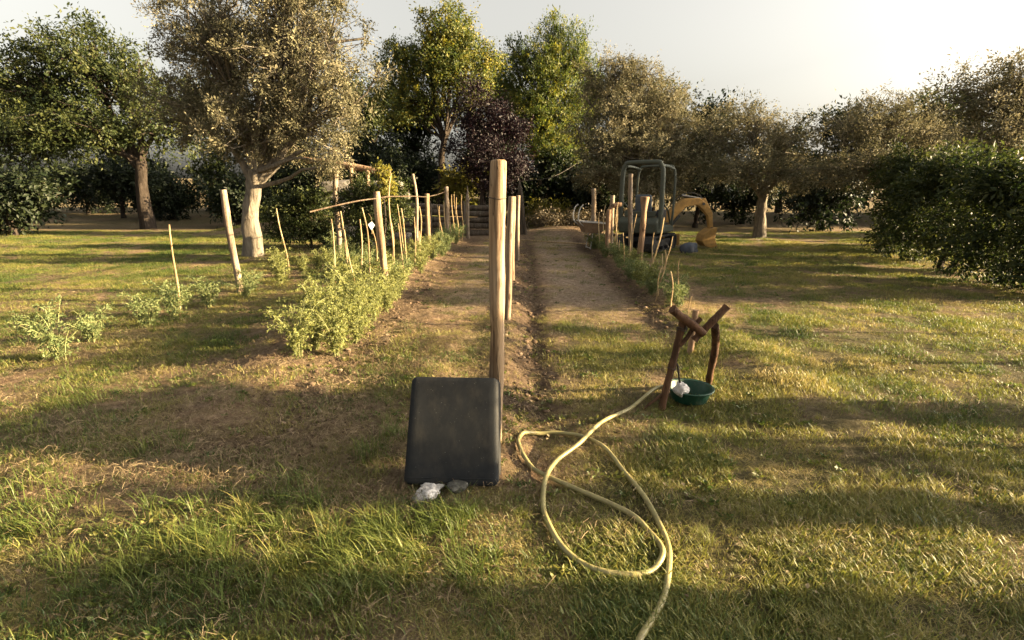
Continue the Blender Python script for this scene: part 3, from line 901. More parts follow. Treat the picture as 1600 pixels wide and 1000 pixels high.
CANES = [  # base x, y, top x, z, radius, wobble, label
    (-2.57, 7.2, -2.60, 1.21, .016, "bent pale cane nearest the left edge of the garden view"),
    (-2.36, 7.2, -2.33, 1.10, .013, "short upright cane beside the white tag"),
    (-2.22, 7.2, -2.29, 1.26, .013, "cane leaning left beside the white tag"),
    (-2.12, 7.7, -1.98, 1.74, .015, "tall golden cane rising above the thick pale post"),
    (-2.15, 8.3, -2.17, .98, .011, "short thin cane just right of the thick pale post"),
    (-2.10, 9.0, -2.16, 1.19, .015, "curved pale cane between the two sunlit posts"),
    (-1.97, 9.8, -2.0, 1.20, .016, "short leaning cane left of the sunlit post"),
    (-2.02, 9.6, -1.98, 0.75, .013, "stick crossing low behind the yellow plant"),
    (-2.25, 7.8, -2.36, 0.95, .011, "grey cane far left behind the white tag"),
    (-2.02, 12.4, -2.10, 1.15, .013, "first thin shaded cane past the sunlit post"),
    (-1.95, 12.9, -2.02, 1.2, .013, "second thin shaded cane past the sunlit post"),
    (-1.98, 14.2, -2.0, 1.38, .014, "slim shaded cane right of the grey left row post"),
    (-1.90, 14.6, -1.92, 1.30, .013, "slim shaded cane in the middle of the far left row"),
    (-1.85, 15.0, -1.82, 1.38, .013, "slim shaded cane close to the pointed last post"),
    (-1.98, 14.9, -2.02, 1.4, .013, "slim shaded cane behind the grey left row post"),
    (2.05, 8.15, 2.21, 1.08, .015, "tall pale cane leaning right beside the flared post"),
    (2.12, 8.45, 2.15, 0.83, .012, "shorter cane between the flared post and the tall cane"),
    (2.07, 7.4, 2.02, 0.60, .011, "short cane in front of the tall right cane"),
    (1.83, 6.1, 1.79, 0.54, .010, "pale short cane above the brown trestle"),
    (1.98, 10.3, 1.94, .52, .013, "low stick in front of the broken right post"),
    (1.86, 5.6, 1.90, 0.34, .007, "tiny twig stake behind the trestle bar"),
    (1.82, 12.1, 1.76, 1.0, .014, "slim cane between wheelbarrow and broken post"),
    (1.97, 11.0, 2.0, 1.25, .012, "slim cane tied along the broken post"),
    (2.08, 11.5, 2.06, 1.1, .012, "slim cane right of the broken post"),
    (-2.02, 5.9, -2.10, 1.05, .010, "thin cane in front of the thick pale post, among pale leaves"),
    (-2.42, 6.3, -2.40, 1.15, .010, "thin straight cane left in front of the thick pale post"),
    (-1.88, 7.9, -1.95, 1.0, .010, "thin short cane second behind the thick pale post"),
    (-1.95, 8.8, -1.90, 1.05, .011, "thin upright cane halfway between the two sunlit posts"),
    (-2.25, 9.5, -2.35, 1.25, .012, "leaning grey cane left of the forked pole"),
    (-1.9, 11.8, -1.95, 1.15, .012, "thin cane right behind the sunlit left post"),
    (-1.92, 13.0, -1.88, 1.2, .012, "thin cane right before the grey left row post"),
    (1.98, 9.6, 2.02, .9, .011, "thin cane just behind the flared post"),
    (1.9, 7.0, 1.95, .7, .010, "thin cane low in the right row before the flared post"),
    (2.2, 8.0, 2.32, .8, .010, "thin cane at the outer side of the flared post"),
    (1.86, 9.3, 1.80, .75, .010, "thin leaning cane left of the flared post"),
    (2.14, 10.1, 2.2, 1.05, .011, "thin cane between the flared and the broken post"),
    (1.78, 6.7, 1.83, .5, .009, "short thin cane near the front of the right row"),
    (2.02, 6.5, 1.99, .62, .009, "short straight cane at the outer front of the right row"),
    (1.95, 12.6, 1.98, 1.15, .012, "thin cane in the far right row near the wheelbarrow"),
    (-4.3, 6.0, -4.25, 1.1, .013, "cane at the far left in the outer row"),
    (-4.1, 8.6, -4.2, 1.2, .013, "leaning cane at the far left in the outer row"),
]
for bx, by, tx, tz, r, lab in CANES:
    z0 = gz(bx, by) - .05
    pts = curve_pts((0, 0, 0), (tx - bx, random.uniform(-.03, .03), tz - z0), n=12, wob=0.028)
    rad = [r * (1.0 - .35 * i / 11) * (1.12 if i % 3 == 0 else 1.0) for i in range(12)]
    o = MB().tube(pts, rad, 7).build("cane_stake", M['cane'], None, loc=(bx, by, z0))
    tag(o, lab, "cane", "thin canes in the plant rows")


def pole(name, label, pts, r, mat, cat="pole", n=8):
    P = [Vector(p) for p in pts]
    root = P[0].copy()
    o = MB().tube([p - root for p in P], r, n, jit=.05).build(name, mat, None, loc=root)
    return tag(o, label, cat)


def smooth_path(pts, k=6):
    P = [Vector(p) for p in pts]
    P = [P[0] * 2 - P[1]] + P + [P[-1] * 2 - P[-2]]
    out = []
    for i in range(1, len(P) - 2):
        for j in range(k):
            t = j / k
            a, b, c, d = P[i - 1], P[i], P[i + 1], P[i + 2]
            out.append(0.5 * ((2 * b) + (c - a) * t + (2 * a - 5 * b + 4 * c - d) * t * t + (3 * b - a - 3 * c + d) * t ** 3))
    out.append(P[-2])
    return out


pole("rail_pole", "crooked brown rail pole tied across the top of the left posts", smooth_path([(-2.32, 5.5, 1.27), (-2.18, 5.8, 1.32), (-2.03, 6.2, 1.37), (-1.905, 6.57, 1.395), (-1.93, 7.3, 1.41), (-2.02, 8.4, 1.40), (-2.1, 9.4, 1.385)], 5),
     [.0085] * 31, M['trestle2'])
pole("rail_pole", "golden rail pole reaching past the sunlit left post", smooth_path([(-2.12, 9.0, 1.40), (-2.14, 10.2, 1.38), (-2.12, 11.2, 1.36), (-2.08, 12.4, 1.40), (-2.04, 13.6, 1.47)], 5), .009, M['trestle2'])
pole("irrigation_pipe", "thin pale irrigation pipe lying across the end of the plots", smooth_path([(-1.2, 15.6, gz(-1.2, 15.6) + .02), (0.0, 15.3, gz(0, 15.3) + .03), (1.0, 14.7, gz(1, 14.7) + .03), (2.2, 13.6, gz(2.2, 13.6) + .04), (3.2, 12.75, gz(3.2, 12.75) + .03), (4.05, 12.25, gz(4.05, 12.25) + .02), (5.4, 11.7, gz(5.4, 11.7) + .02)], 6), .016, M['cane'], "pipe")
pole("slack_wire", "slack wire hanging from the end post toward the trees", smooth_path([(-0.12, 15.6, 1.75), (1.0, 17.8, 1.95), (2.2, 20, 2.6)], 5), .006, M['wire'], "wire", 5)

# white tag hung on a cane
tg = empty("hanging_tag", (-2.11, 7.0, 1.02), 0.2, "small white plastic tag hanging crooked beside the thick pale post", "tag")
MB().prism([(-.045, 0.02), (0.01, .062), (.05, .01), (0.0, -.06)], -.001, .001).build("tag_sheet", plain_mat("white_plastic", (.72, .74, .78), .45, .4, dirt_amt=.2), tg, smooth=False)
MB().tube([(0, 0, -.055), (.004, .002, -.08), (.001, .0, -.11)], [.004, .003, .006], 6).build("tag_tail", M['cane'], tg)
MB().tube([(0.01, 0, .06), (.005, .0, .12), (-.03, 0, .17)], .0015, 5).build("tag_string", M['cane'], tg)


# ------------------------------------------------------------------ rocks
def rock_mesh(name, size, mat, seed, sub=3, rough=.25, flat=False, boxy=1.0):
    import bmesh
    bm = bmesh.new()
    bmesh.ops.create_icosphere(bm, subdivisions=sub, radius=1.0)
    r = np.random.default_rng(seed)
    k = r.normal(size=(9, 3)) * 1.6; ph = r.random(9) * 6.28
    cuts = [(unit(r.normal(size=3)), .62 + .25 * r.random()) for _ in range(7)]
    for v in bm.verts:
        p = np.array(v.co)
        p = np.sign(p) * np.abs(p) ** boxy
        for nrm, d in (cuts if boxy == 1.0 else [(c_[0], c_[1] + .28) for c_ in cuts]):
            s = p @ nrm
            if s > d: p = p - nrm * (s - d) * .85
        f = 1 + rough * sum(math.sin(p @ k[i] * (1 + i * .45) + ph[i]) / (2 + i) for i in range(9))
        p = p * f
        v.co = Vector((p[0] * size[0], p[1] * size[1], p[2] * size[2]))
    me = bpy.data.meshes.new(name)
    bm.to_mesh(me); bm.free()
    if not flat: me.shade_smooth()
    me.materials.append(mat)
    return me


def rock(name, label, loc, size, mat, seed, rz=0, cat="stone", parent=None, sub=4, rough=.25):
    o = bpy.data.objects.new(name, rock_mesh(name, size, mat, seed, sub, rough))
    link(o, parent)
    o.location = loc; o.rotation_euler = (0, 0, rz)
    if parent is None: tag(o, label, cat)
    return o


rock("chalk_stone", "knobbly white stone under the lower edge of the black tub", (-0.465, 2.225, gz(-.465, 2.225) + .022), (.082, .055, .040), M['white_stone'], 5, rough=.6)
rock("grey_stone", "mottled grey stone beside the white one under the tub", (-0.345, 2.235, gz(-.345, 2.235) + .025), (.050, .04, .032), M['grey_stone'], 9, rough=.4)

# ------------------------------------------------------------------ black tub leaning on the main post
def rring(w, h, r, z, n=6, taper=0.0):
    pts = []
    for cx, cy, a0 in ((w / 2 - r, h / 2 - r, 0), (-w / 2 + r, h / 2 - r, 90), (-w / 2 + r, -h / 2 + r, 180), (w / 2 - r, -h / 2 + r, 270)):
        for k in range(n + 1):
            a = math.radians(a0 + 90 * k / n)
            x, y = cx + math.cos(a) * r, cy + math.sin(a) * r
            x *= 1 - taper * (y / h)
            pts.append((x, y, z))
    return pts


def build_tub():
    m, nt, out = new_mat("black_rubber")
    tc = N(nt, "ShaderNodeTexCoord")
    v = tc.outputs["Object"]
    n1 = noise(nt, v, 7, 6, .7)
    n2 = noise(nt, v, 90, 3, .6)
    c = ramp(nt, [(.35, (.0085, .0098, .0115)), (.7, (.0165, .0178, .0195))], n1)
    dust = ramp(nt, [(.47, (0, 0, 0)), (.72, (.55, .55, .55))], noise(nt, mapping(nt, v, (6, 3, 6)), 2.2, 7, .75))
    c = mix(nt, dust, c, (.036, .033, .028))
    vo = N(nt, "ShaderNodeTexVoronoi"); vo.inputs["Scale"].default_value = 75
    nt.links.new(v, vo.inputs["Vector"])
    sp = ramp(nt, [(.07, (.8, .8, .8)), (.13, (0, 0, 0))], vo.outputs["Distance"])
    spm = mix(nt, ramp(nt, [(.52, (0, 0, 0)), (.62, (1, 1, 1))], noise(nt, v, 24, 2, .5)), (0, 0, 0), sp)
    c = mix(nt, spm, c, (.16, .16, .14))
    rr = ramp(nt, [(.3, (.60,) * 3), (.75, (.8,) * 3)], n1)
    principled(nt, out, c, rr, .16, 0, bump(nt, n2, .12, .002))
    root = empty("plastic_tub", (-0.366, 2.245, gz(-.372, 2.26) + .035), 0, "black rectangular rubber tub leaning upside against the main post", "tub")
    W, Hh, dp = .468, .545, .125
    mb = MB()
    rings = []
    prof = [(-.10, .0025), (-.05, .001), (-.022, 0.0), (-.008, .003), (0, .010), (.003, .022), (.003, .05), (.003, .09), (.003, dp), (.007, dp + .004), (.008, dp + .012), (.004, dp + .014), (-.002, dp + .010), (-.006, dp - .01), (-.010, .04), (-.016, .016)]
    for g, z in prof:
        rings.append(rring(W + 2 * g, Hh + 2 * g, max(.010, .028 + g * .8), -z, 7, taper=.055))
    vs = [p for r in rings for p in r]
    n = len(rings[0])
    fs = [tuple(range(n))]
    for i in range(len(rings) - 1):
        for k in range(n):
            k2 = (k + 1) % n
            fs.append((i * n + k, (i + 1) * n + k, (i + 1) * n + k2, i * n + k2))
    fs.append(tuple(reversed([(len(rings) - 1) * n + k for k in range(n)])))
    mb.add([(x, y + Hh / 2, z) for x, y, z in vs], fs)
    sh = mb.build("tub_shell", m, root, angle=60)
    lean = math.radians(90 - 26)
    sh.rotation_euler = (lean, 0, math.radians(-1.0))
    # moulded step along the open edge
    bar = MB().tube([(-W / 2 + .012, .034, -.001), (W / 2 - .02, .034, -.001)], .0035, 8).build("moulded_ridge", m, sh)
    return root


build_tub()

# ------------------------------------------------------------------ yellow hose
HOSE = [(1.10, 3.62), (0.97, 3.49), (0.75, 3.26), (0.51, 2.98), (0.33, 2.68), (0.19, 2.5), (0.12, 2.31), (0.1, 2.12), (0.12, 1.98), (0.17, 1.83), (0.25, 1.74), (0.34, 1.69), (0.44, 1.68), (0.52, 1.71), (0.575, 1.77), (0.59, 1.84), (0.57, 1.95), (0.52, 2.05),
        (0.42, 2.15), (0.27, 2.26), (0.110, 2.380), (0.050, 2.460), (0.0, 2.58), (-0.025, 2.69), (-0.022, 2.765), (0.003, 2.83), (0.05, 2.875), (0.115, 2.90), (0.19, 2.905), (0.28, 2.885), (0.370, 2.830), (0.48, 2.69), (0.55, 2.44), (0.6, 2.21), (0.625, 2.03), (0.63, 1.88), (0.6, 1.75), (0.54, 1.59), (0.47, 1.48), (0.4, 1.38), (.32, 1.24), (.22, 1.08)]
pts3 = []
for i, (x, y) in enumerate(HOSE):
    z = sum(gz(x + dx, y + dy) for dx in (-.06, 0, .06) for dy in (-.06, 0, .06)) / 9 + .022 + .004 * math.sin(i * 2.3)
    if i in (3, 4): z += .024       # over its own loop
    if i in (5, 6): z += .022
    if i in (14, 15): z += .012
    if i == 0: z += .02
    if i == 1: z += .05
    pts3.append((x, y, z))
hm, hnt, hout = new_mat("yellow_pvc_hose")
htc = N(hnt, "ShaderNodeTexCoord")
hn = noise(hnt, htc.outputs["Object"], 9, 6, .65)
hn2 = noise(hnt, htc.outputs["Object"], 60, 4, .6)
hc = ramp(hnt, [(.3, (.17, .148, .06)), (.6, (.28, .243, .10)), (.8, (.35, .31, .15))], hn)
hc = mix(hnt, ramp(hnt, [(.48, (0, 0, 0)), (.68, (.6,) * 3)], noise(hnt, htc.outputs["Object"], 22, 5, .7)), hc, (.16, .12, .06))
principled(hnt, hout, hc, .42, .45, 0, bump(hnt, hn2, .08, .002))
sp = smooth_path(pts3, 7)
ho = MB().tube([p - sp[0] for p in sp], .0128, 12).build("garden_hose", hm, None, loc=sp[0])
tag(ho, "pale yellow garden hose lying in a loose loop on the grass", "hose")
HOSE_XY = np.array([(p.x, p.y) for p in sp])

# ------------------------------------------------------------------ brown trestle at the right
M['trestle'] = wood_mat("red_brown_wood", (0.055, 0.028, 0.016), (0.135, 0.068, 0.034), grey=(.16, .12, .09), greyness=.25)
ts = empty("wooden_trestle", (0.97, 3.30, gz(.97, 3.3)), 0, "red-brown wooden trestle leaning at the right, hose starting at its foot", "trestle")


def stick(name, parent, pts, r, mat, n=12, flat=1.0, jit=.05):
    return MB().tube(curve_pts(pts[0], pts[1], n=14, wob=.018), [r * random.uniform(.88, 1.1) for _ in range(14)], n, jit=jit, flat=flat).build(name, mat, parent)


stick("leg", ts, ((0, 0, -.05), (.105, 0, .64)), .026, M['trestle'])
stick("leg", ts, ((.52, .50, -.05), (.34, .05, .60)), .026, M['trestle'])
stick("crossbar", ts, ((.015, -.035, .735), (.24, -.02, .56)), .030, M['trestle'])
stick("brace", ts, ((.095, .0, .47), (.23, .02, .66)), .016, M['trestle'])
stick("brace", ts, ((.20, .03, .50), (.40, .03, .74)), .026, M['trestle'])
stick("stay", ts, ((-.125, -.01, 0.0), (0.02, 0, .135)), .010, M['trestle'])
for (cx_, cz_, rr_) in ((.098, .60, .034), (.10, .585, .034), (.055, .31, .030)):
    MB().tube([(cx_ + math.cos(a) * rr_, math.sin(a) * rr_, cz_ + .008 * math.sin(a * 2)) for a in np.linspace(0, 6.283, 17)], .003, 5).build("wire_lashing", M['wire'], ts)
stick("stay", ts, ((.10, .03, .33), (.14, .06, .18)), .007, M['wire'])

# green basin with a white stone in it
bs = empty("green_basin", (1.22, 3.46, gz(1.22, 3.46)), 0, "dark green plastic basin on the grass behind the trestle", "basin")
bs.scale = (.82, .82, .9)
prof = [(0.0, .004), (.13, .004), (.15, .012), (.165, .05), (.185, .105), (.20, .11), (.20, .117), (.182, .115), (.158, .05), (.14, .018), (0, .014)]
mb = MB()
nn = 30
vs = []
for r, z in prof:
    for k in range(nn):
        a = 2 * math.pi * k / nn
        vs.append((r * math.cos(a), r * math.sin(a), z))
fs = [(i * nn + k, i * nn + (k + 1) % nn, (i + 1) * nn + (k + 1) % nn, (i + 1) * nn + k) for i in range(len(prof) - 1) for k in range(nn)]
mb.add(vs, fs)
mb.build("bowl", plain_mat("green_plastic", (.006, .04, .022), .5, .4, dirt_amt=.25), bs)
MB().tube([(.20 * math.cos(a), .20 * math.sin(a), .113) for a in np.linspace(0, 2 * math.pi, 31)], .007, 8).build("rim", bpy.data.materials["green_plastic"], bs)
rock("chalk_stone", "white stone resting in the green basin", (1.12, 3.36, gz(1.3, 3.48) + .115), (.06, .06, .055), M['white_stone'], 23)

# ------------------------------------------------------------------ stone wall with a log on it, log terrace
wall = empty("dry_stone_wall", (-4.6, 13.6, gz(-4.6, 13.6)), 0, "rough grey dry stone wall behind the shrubs at left", "stone wall")
wall["kind"] = "thing"
stones = [rock_mesh("stone", (1, 1, 1), M['stone'], 100 + k, 2, .10, boxy=.38, flat=True) for k in range(8)]
row_z = 0.0
wr = random.Random(4)
for r in range(8):
    hgt = wr.uniform(.16, .34)
    x = -.7 + wr.uniform(-.15, .1)
    while x < .95:
        w = wr.uniform(.3, .95)
        o = bpy.data.objects.new("stone", stones[wr.randrange(8)])
        link(o, wall)
        o.location = (x + w / 2, wr.uniform(-.07, .07) + .02 * r, row_z + hgt / 2)
        o.scale = (w * .47, .24, hgt * .47)
        o.rotation_euler = (wr.uniform(-.1, .1), wr.uniform(-.08, .08), wr.uniform(-.15, .15))
        x += w
    row_z += hgt * .94
pole("log_beam", "sunlit log laid along the top of the stone wall", smooth_path([(-5.6, 13.3, 2.24), (-5.0, 13.25, 2.17), (-4.5, 13.2, 2.10), (-3.4, 13.15, 1.90)], 5), [.085] * 16, M['post_red'], "log", 12)
for i, (x, lab) in enumerate([(-4.35, "short stub post under the log beam, left of the shrub"), (-3.95, "second stub post under the log beam above the shrub")]):
    o = MB().tube([(0, 0, 0), (0, 0, .26), (.01, 0, .52)], [.05, .055, .05], 10, jit=.05).build("stub_post", M['post_pale'], None, loc=(x, 13.05, 1.52 - .06 * i))
    tag(o, lab, "post")

terr = empty("log_retaining_wall", (-2.5, 17.0, gz(-2.5, 17.0)), 0, "low terrace wall of stacked grey logs at the end of the left plot", "log wall")
terr["kind"] = "thing"
for k, (z, x0, x1, r) in enumerate([(.12, -2.4, 1.55, .11), (.33, -2.3, 1.5, .10), (.53, -2.45, 1.5, .10), (.73, -2.3, 1.45, .10), (.92, -2.6, 1.4, .09)]):
    P = curve_pts((x0, .03 * k, z + .06), (x1, .03 * k, z), n=10, wob=.008)
    MB().tube(P, [r * random.uniform(.9, 1.08) for _ in P], 11, jit=.05).build("log", M['log'], terr)
for x in (-1.9, -.6, .5, 1.5):
    MB().tube([(x, -.16, -.1), (x + .02, -.15, .6), (x, -.14, 1.15)], [.05, .048, .045], 9, jit=.05).build("stake", M['log'], terr)

# ------------------------------------------------------------------ wheelbarrow
wbm = plain_mat("rusty_tray", (.19, .125, .075), .7, .3, dirt=(.09, .045, .02), dirt_amt=.7)
tubem = plain_mat("galvanised_tube", (.42, .40, .37), .5, .5, .3, dirt_amt=.4)
rubber = plain_mat("rubber", (.018, .018, .018), .75, .3, dirt=(.09, .075, .055), dirt_amt=.6)
wb = empty("wheelbarrow", (1.78, 13.25, gz(1.78, 13.25)), math.radians(8), "old wheelbarrow with tan tray and curved grey handles beyond the right row", "wheelbarrow")
mb = MB()
mb.add([(-.24, -.24, .42), (.16, -.22, .40), (.16, .22, .40), (-.24, .24, .42), (-.36, -.33, .70), (.36, -.30, .64), (.36, .30, .64), (-.36, .33, .70)],
       [(0, 1, 2, 3), (0, 4, 5, 1), (1, 5, 6, 2), (2, 6, 7, 3), (3, 7, 4, 0)])
tr = mb.build("tray", wbm, wb, smooth=False)
sm = tr.modifiers.new("solid", 'SOLIDIFY'); sm.thickness = .008
MB().tube([(-.36, -.33, .70), (.36, -.30, .64), (.36, .30, .64), (-.36, .33, .70), (-.36, -.33, .70)], .014, 7).build("tray_rim", tubem, tr)
for s in (-1, 1):
    MB().tube(smooth_path([(.55, .07 * s, .22), (.1, .2 * s, .40), (-.35, .27 * s, .62), (-.46, .28 * s, .80), (-.42, .28 * s, 1.02), (-.34, .28 * s, 1.12), (-.26, .28 * s, 1.14)][:6], 5), .016, 8).build("handle", tubem, wb)
    MB().tube([(-.05, .2 * s, .40), (-.10, .23 * s, .0), ], .014, 7).build("leg", tubem, wb)
MB().tube([(-.10, -.23, .02), (-.10, .23, .02)], .012, 7).build("leg_bar", tubem, wb)
whl = MB().tube([(.55 + .15 * math.cos(a), 0, .19 + .15 * math.sin(a)) for a in np.linspace(0, 2 * math.pi, 25)], .042, 9, cap=False).build("wheel", rubber, wb)
MB().tube([(.55, -.05, .19), (.55, .05, .19)], [.09, .09], 16).build("rim", tubem, whl)


# ------------------------------------------------------------------ mini excavator
GREY_GREEN = plain_mat("faded_green_paint", (.056, .064, .050), .65, .25, dirt=(.10, .085, .06), dirt_amt=.45)
DARK = plain_mat("dark_steel", (.03, .03, .032), .55, .4, .2, dirt=(.10, .08, .06), dirt_amt=.5)
TAN = plain_mat("faded_yellow_paint", (.30, .17, .048), .6, .3, dirt=(.13, .085, .045), dirt_amt=.6)
BLUE = plain_mat("faded_blue_seat", (.075, .09, .105), .75, .2, dirt_amt=.4)
CHROME = plain_mat("piston_rod", (.12, .12, .12), .5, .4, .5, dirt_amt=.2)
ex = empty("mini_excavator", (3.12, 13.0, gz(3.12, 13.0)), math.radians(55), "small grey-green tracked excavator with open cab frame and tan boom", "excavator")


def track_loop(n=44, L=.66, r=.19):
    pts = []
    for k in range(n):
        t = k / n
        per = 4 * L + 2 * math.pi * r
        s = t * per
        if s < 2 * L: pts.append((-L + s, 2 * r, 0))
        elif s < 2 * L + math.pi * r:
            a = math.pi / 2 - (s - 2 * L) / r
            pts.append((L + r * math.cos(a), r + r * math.sin(a), 0))
        elif s < 4 * L + math.pi * r: pts.append((L - (s - 2 * L - math.pi * r), 0, 0))
        else:
            a = -math.pi / 2 - (s - 4 * L - math.pi * r) / r
            pts.append((-L + r * math.cos(a), r + r * math.sin(a), 0))
    return pts


for s in (-1, 1):
    yc = .38 * s
    lp = track_loop()
    mb = MB()
    n = len(lp)
    vs, fs = [], []
    for i, (x, z, _) in enumerate(lp):
        q = lp[(i + 1) % n]; p = lp[i - 1]
        tx, tz = q[0] - p[0], q[1] - p[1]
        l = math.hypot(tx, tz); nx_, nz_ = -tz / l, tx / l
        nx_, nz_ = (nx_, nz_) if (x * nx_ + (z - .19) * nz_) > 0 else (-nx_, -nz_)
        o_ = .022 if i % 2 else 0.0
        for yy, d in ((-.115, o_), (.115, o_), (.115, -.03), (-.115, -.03)):
            vs.append((x + nx_ * d, yc + yy, z + nz_ * d + .022))
    for i in range(n):
        j = (i + 1) % n
        for k in range(4):
            fs.append((i * 4 + k, i * 4 + (k + 1) % 4, j * 4 + (k + 1) % 4, j * 4 + k))
    mb.add(vs, fs)
    tk = mb.build("track", rubber, ex, smooth=False)
    MB().box((0, yc, .21), (1.15, .10, .17)).build("track_frame", DARK, tk, bevel=.02)
    for x in (-.66, .66):
        MB().tube([(x, yc - .09, .21), (x, yc + .09, .21)], .155, 18).build("sprocket", DARK, tk)
    for x in (-.35, 0, .35):
        MB().tube([(x, yc - .08, .08), (x, yc + .08, .08)], .055, 12).build("roller", DARK, tk)
MB().box((0, 0, .30), (.7, .6, .14)).build("undercarriage", DARK, ex, bevel=.02)
MB().tube([(0, 0, .37), (0, 0, .47)], .30, 24).build("turntable", DARK, ex)
MB().box((0.98, 0, .22), (.05, 1.05, .30), Matrix.Rotation(.2, 3, 'Y')).build("dozer_blade", TAN, ex, bevel=.015)
for s in (-1, 1):
    MB().tube([(.25, .2 * s, .27), (.95, .25 * s, .2)], .035, 8).build("blade_arm", DARK, ex)
MB().prism([(-.62, .46), (.52, .46), (.55, .56), (.48, .64), (-.05, .66), (-.12, .80), (-.55, .86), (-.66, .74)], -.5, .5).build("body", GREY_GREEN, ex, bevel=.045)
MB().box((.25, 0, .675), (.5, .8, .03)).build("floor_plate", DARK, ex, bevel=.006)
st = MB().box((-.12, 0, .90), (.42, .44, .12), Matrix.Rotation(-.08, 3, 'Y')).build("seat", BLUE, ex, bevel=.04)
MB().box((-.33, 0, 1.16), (.11, .42, .46), Matrix.Rotation(-.18, 3, 'Y')).build("seat_back", BLUE, st, bevel=.05)
for s in (-1, 1):
    c = MB().box((.05, .33 * s, .86), (.4, .12, .34)).build("console", DARK, ex, bevel=.03)
    MB().tube([(.18, .33 * s, 1.0), (.2, .33 * s, 1.2)], [.012, .02], 8).build("lever", DARK, c)
# cab frame: rear hoop, front hoop, roof bars
hoop = [(-.50, .60), (-.515, 1.2), (-.50, 1.9), (-.44, 2.07), (-.34, 2.13), (.34, 2.13), (.44, 2.07), (.50, 1.9), (.515, 1.2), (.50, .60)]
MB().tube(smooth_path([(-.50, y, z) for y, z in hoop], 4), .056, 10).build("rear_hoop", GREY_GREEN, ex)
MB().tube(smooth_path([(.40, y * .96, z * .965 + .02) for y, z in hoop], 4), .030, 8).build("front_hoop", GREY_GREEN, ex)
for s in (-1, 1):
    MB().tube([(-.50, .45 * s, 2.06), (.0, .45 * s, 2.05), (.40, .43 * s, 2.0)], .032, 8).build("roof_bar", GREY_GREEN, ex)
    MB().tube([(-.50, .505 * s, 1.25), (.0, .50 * s, 1.02), (.25, .50 * s, .68)], .022, 8).build("hand_rail", GREY_GREEN, ex)
MB().box((-.52, 0, .93), (.05, .80, .14)).build("rear_guard", GREY_GREEN, ex, bevel=.02)


# swung boom: local frame rotated so that it points to the right of the view
def boom_pts(P, c=(.50, -.15), a=math.radians(-48)):
    return [(c[0] + u * math.cos(a), c[1] + u * math.sin(a), w) for u, w in P]


def slab(name, prof, th, mat, parent, c=(.50, -.15), a=math.radians(-48), bev=.012):
    mb = MB()
    n = len(prof)
    ox, oy = -math.sin(a) * th / 2, math.cos(a) * th / 2
    A = [(c[0] + u * math.cos(a) + ox, c[1] + u * math.sin(a) + oy, w) for u, w in prof]
    B = [(c[0] + u * math.cos(a) - ox, c[1] + u * math.sin(a) - oy, w) for u, w in prof]
    mb.add(A + B, [tuple(range(n)), tuple(reversed(range(n, 2 * n)))] + [((i + 1) % n, i, n + i, n + (i + 1) % n) for i in range(n)])
    return mb.build(name, mat, parent, bevel=bev)


MB().tube([(.50, -.15, .38), (.50, -.15, .78)], .10, 14).build("swing_post", DARK, ex)
bm_ = slab("boom", [(-.05, .50), (.12, .46), (.36, .80), (.62, 1.08), (.92, 1.12), (1.14, .98), (1.17, 1.14), (.98, 1.30), (.55, 1.28), (.20, 1.0), (-.08, .68)], .17, TAN, ex)
slab("boom_cylinder", [(.10, .42), (.16, .38), (.52, .84), (.46, .89)], .08, DARK, bm_, bev=.01)
slab("arm", [(1.02, 1.26), (1.13, 1.30), (1.36, .92), (1.42, .52), (1.32, .50), (1.24, .84), (1.04, 1.04)], .13, TAN, ex)
MB().tube(boom_pts([(.52, 1.36), (1.06, 1.28)]), [.035, .02], 10).build("arm_cylinder", CHROME, bm_)
slab("bucket", [(1.46, .56), (1.30, .52), (1.12, .38), (1.08, .20), (1.18, .07), (1.36, .03), (1.50, .08), (1.42, .28)], .42, TAN, ex)
for k in range(4):
    a_ = math.radians(-48); w_ = -.16 + .107 * k
    MB().prism([(-.03, .0), (.03, .0), (.012, -.09), (-.012, -.09)], -.012, .012).build('tooth', DARK, ex, loc=(.50 + 1.49 * math.cos(a_) - w_ * math.sin(a_), -.15 + 1.49 * math.sin(a_) + w_ * math.cos(a_), .12))
for u_, z_ in ((0, .57), (1.08, 1.15), (1.37, .52)):
    MB().tube([(.50 + u_ * math.cos(a_) + .12 * math.sin(a_), -.15 + u_ * math.sin(a_) - .12 * math.cos(a_), z_), (.50 + u_ * math.cos(a_) - .12 * math.sin(a_), -.15 + u_ * math.sin(a_) + .12 * math.cos(a_), z_)], .035, 12).build('pivot_pin', DARK, ex)
MB().tube(smooth_path(boom_pts([(-.02, .72), (.15, 1.02), (.5, 1.36), (.8, 1.42), (1.05, 1.33)]), 4), .014, 7).build("hydraulic_line", rubber, bm_)
rock("field_stone", "blue-grey boulder on the ground right of the excavator tracks", (4.05, 12.45, gz(4.05, 12.45) + .08), (.26, .2, .17), plain_mat("slate_stone", (.065, .075, .095), .9, .1), 44)
rock("field_stone", "rounded grey stone lying at the left of the stone wall", (-4.45, 12.6, gz(-4.45, 12.6) + 1.02), (.17, .14, .15), M['stone'], 47)

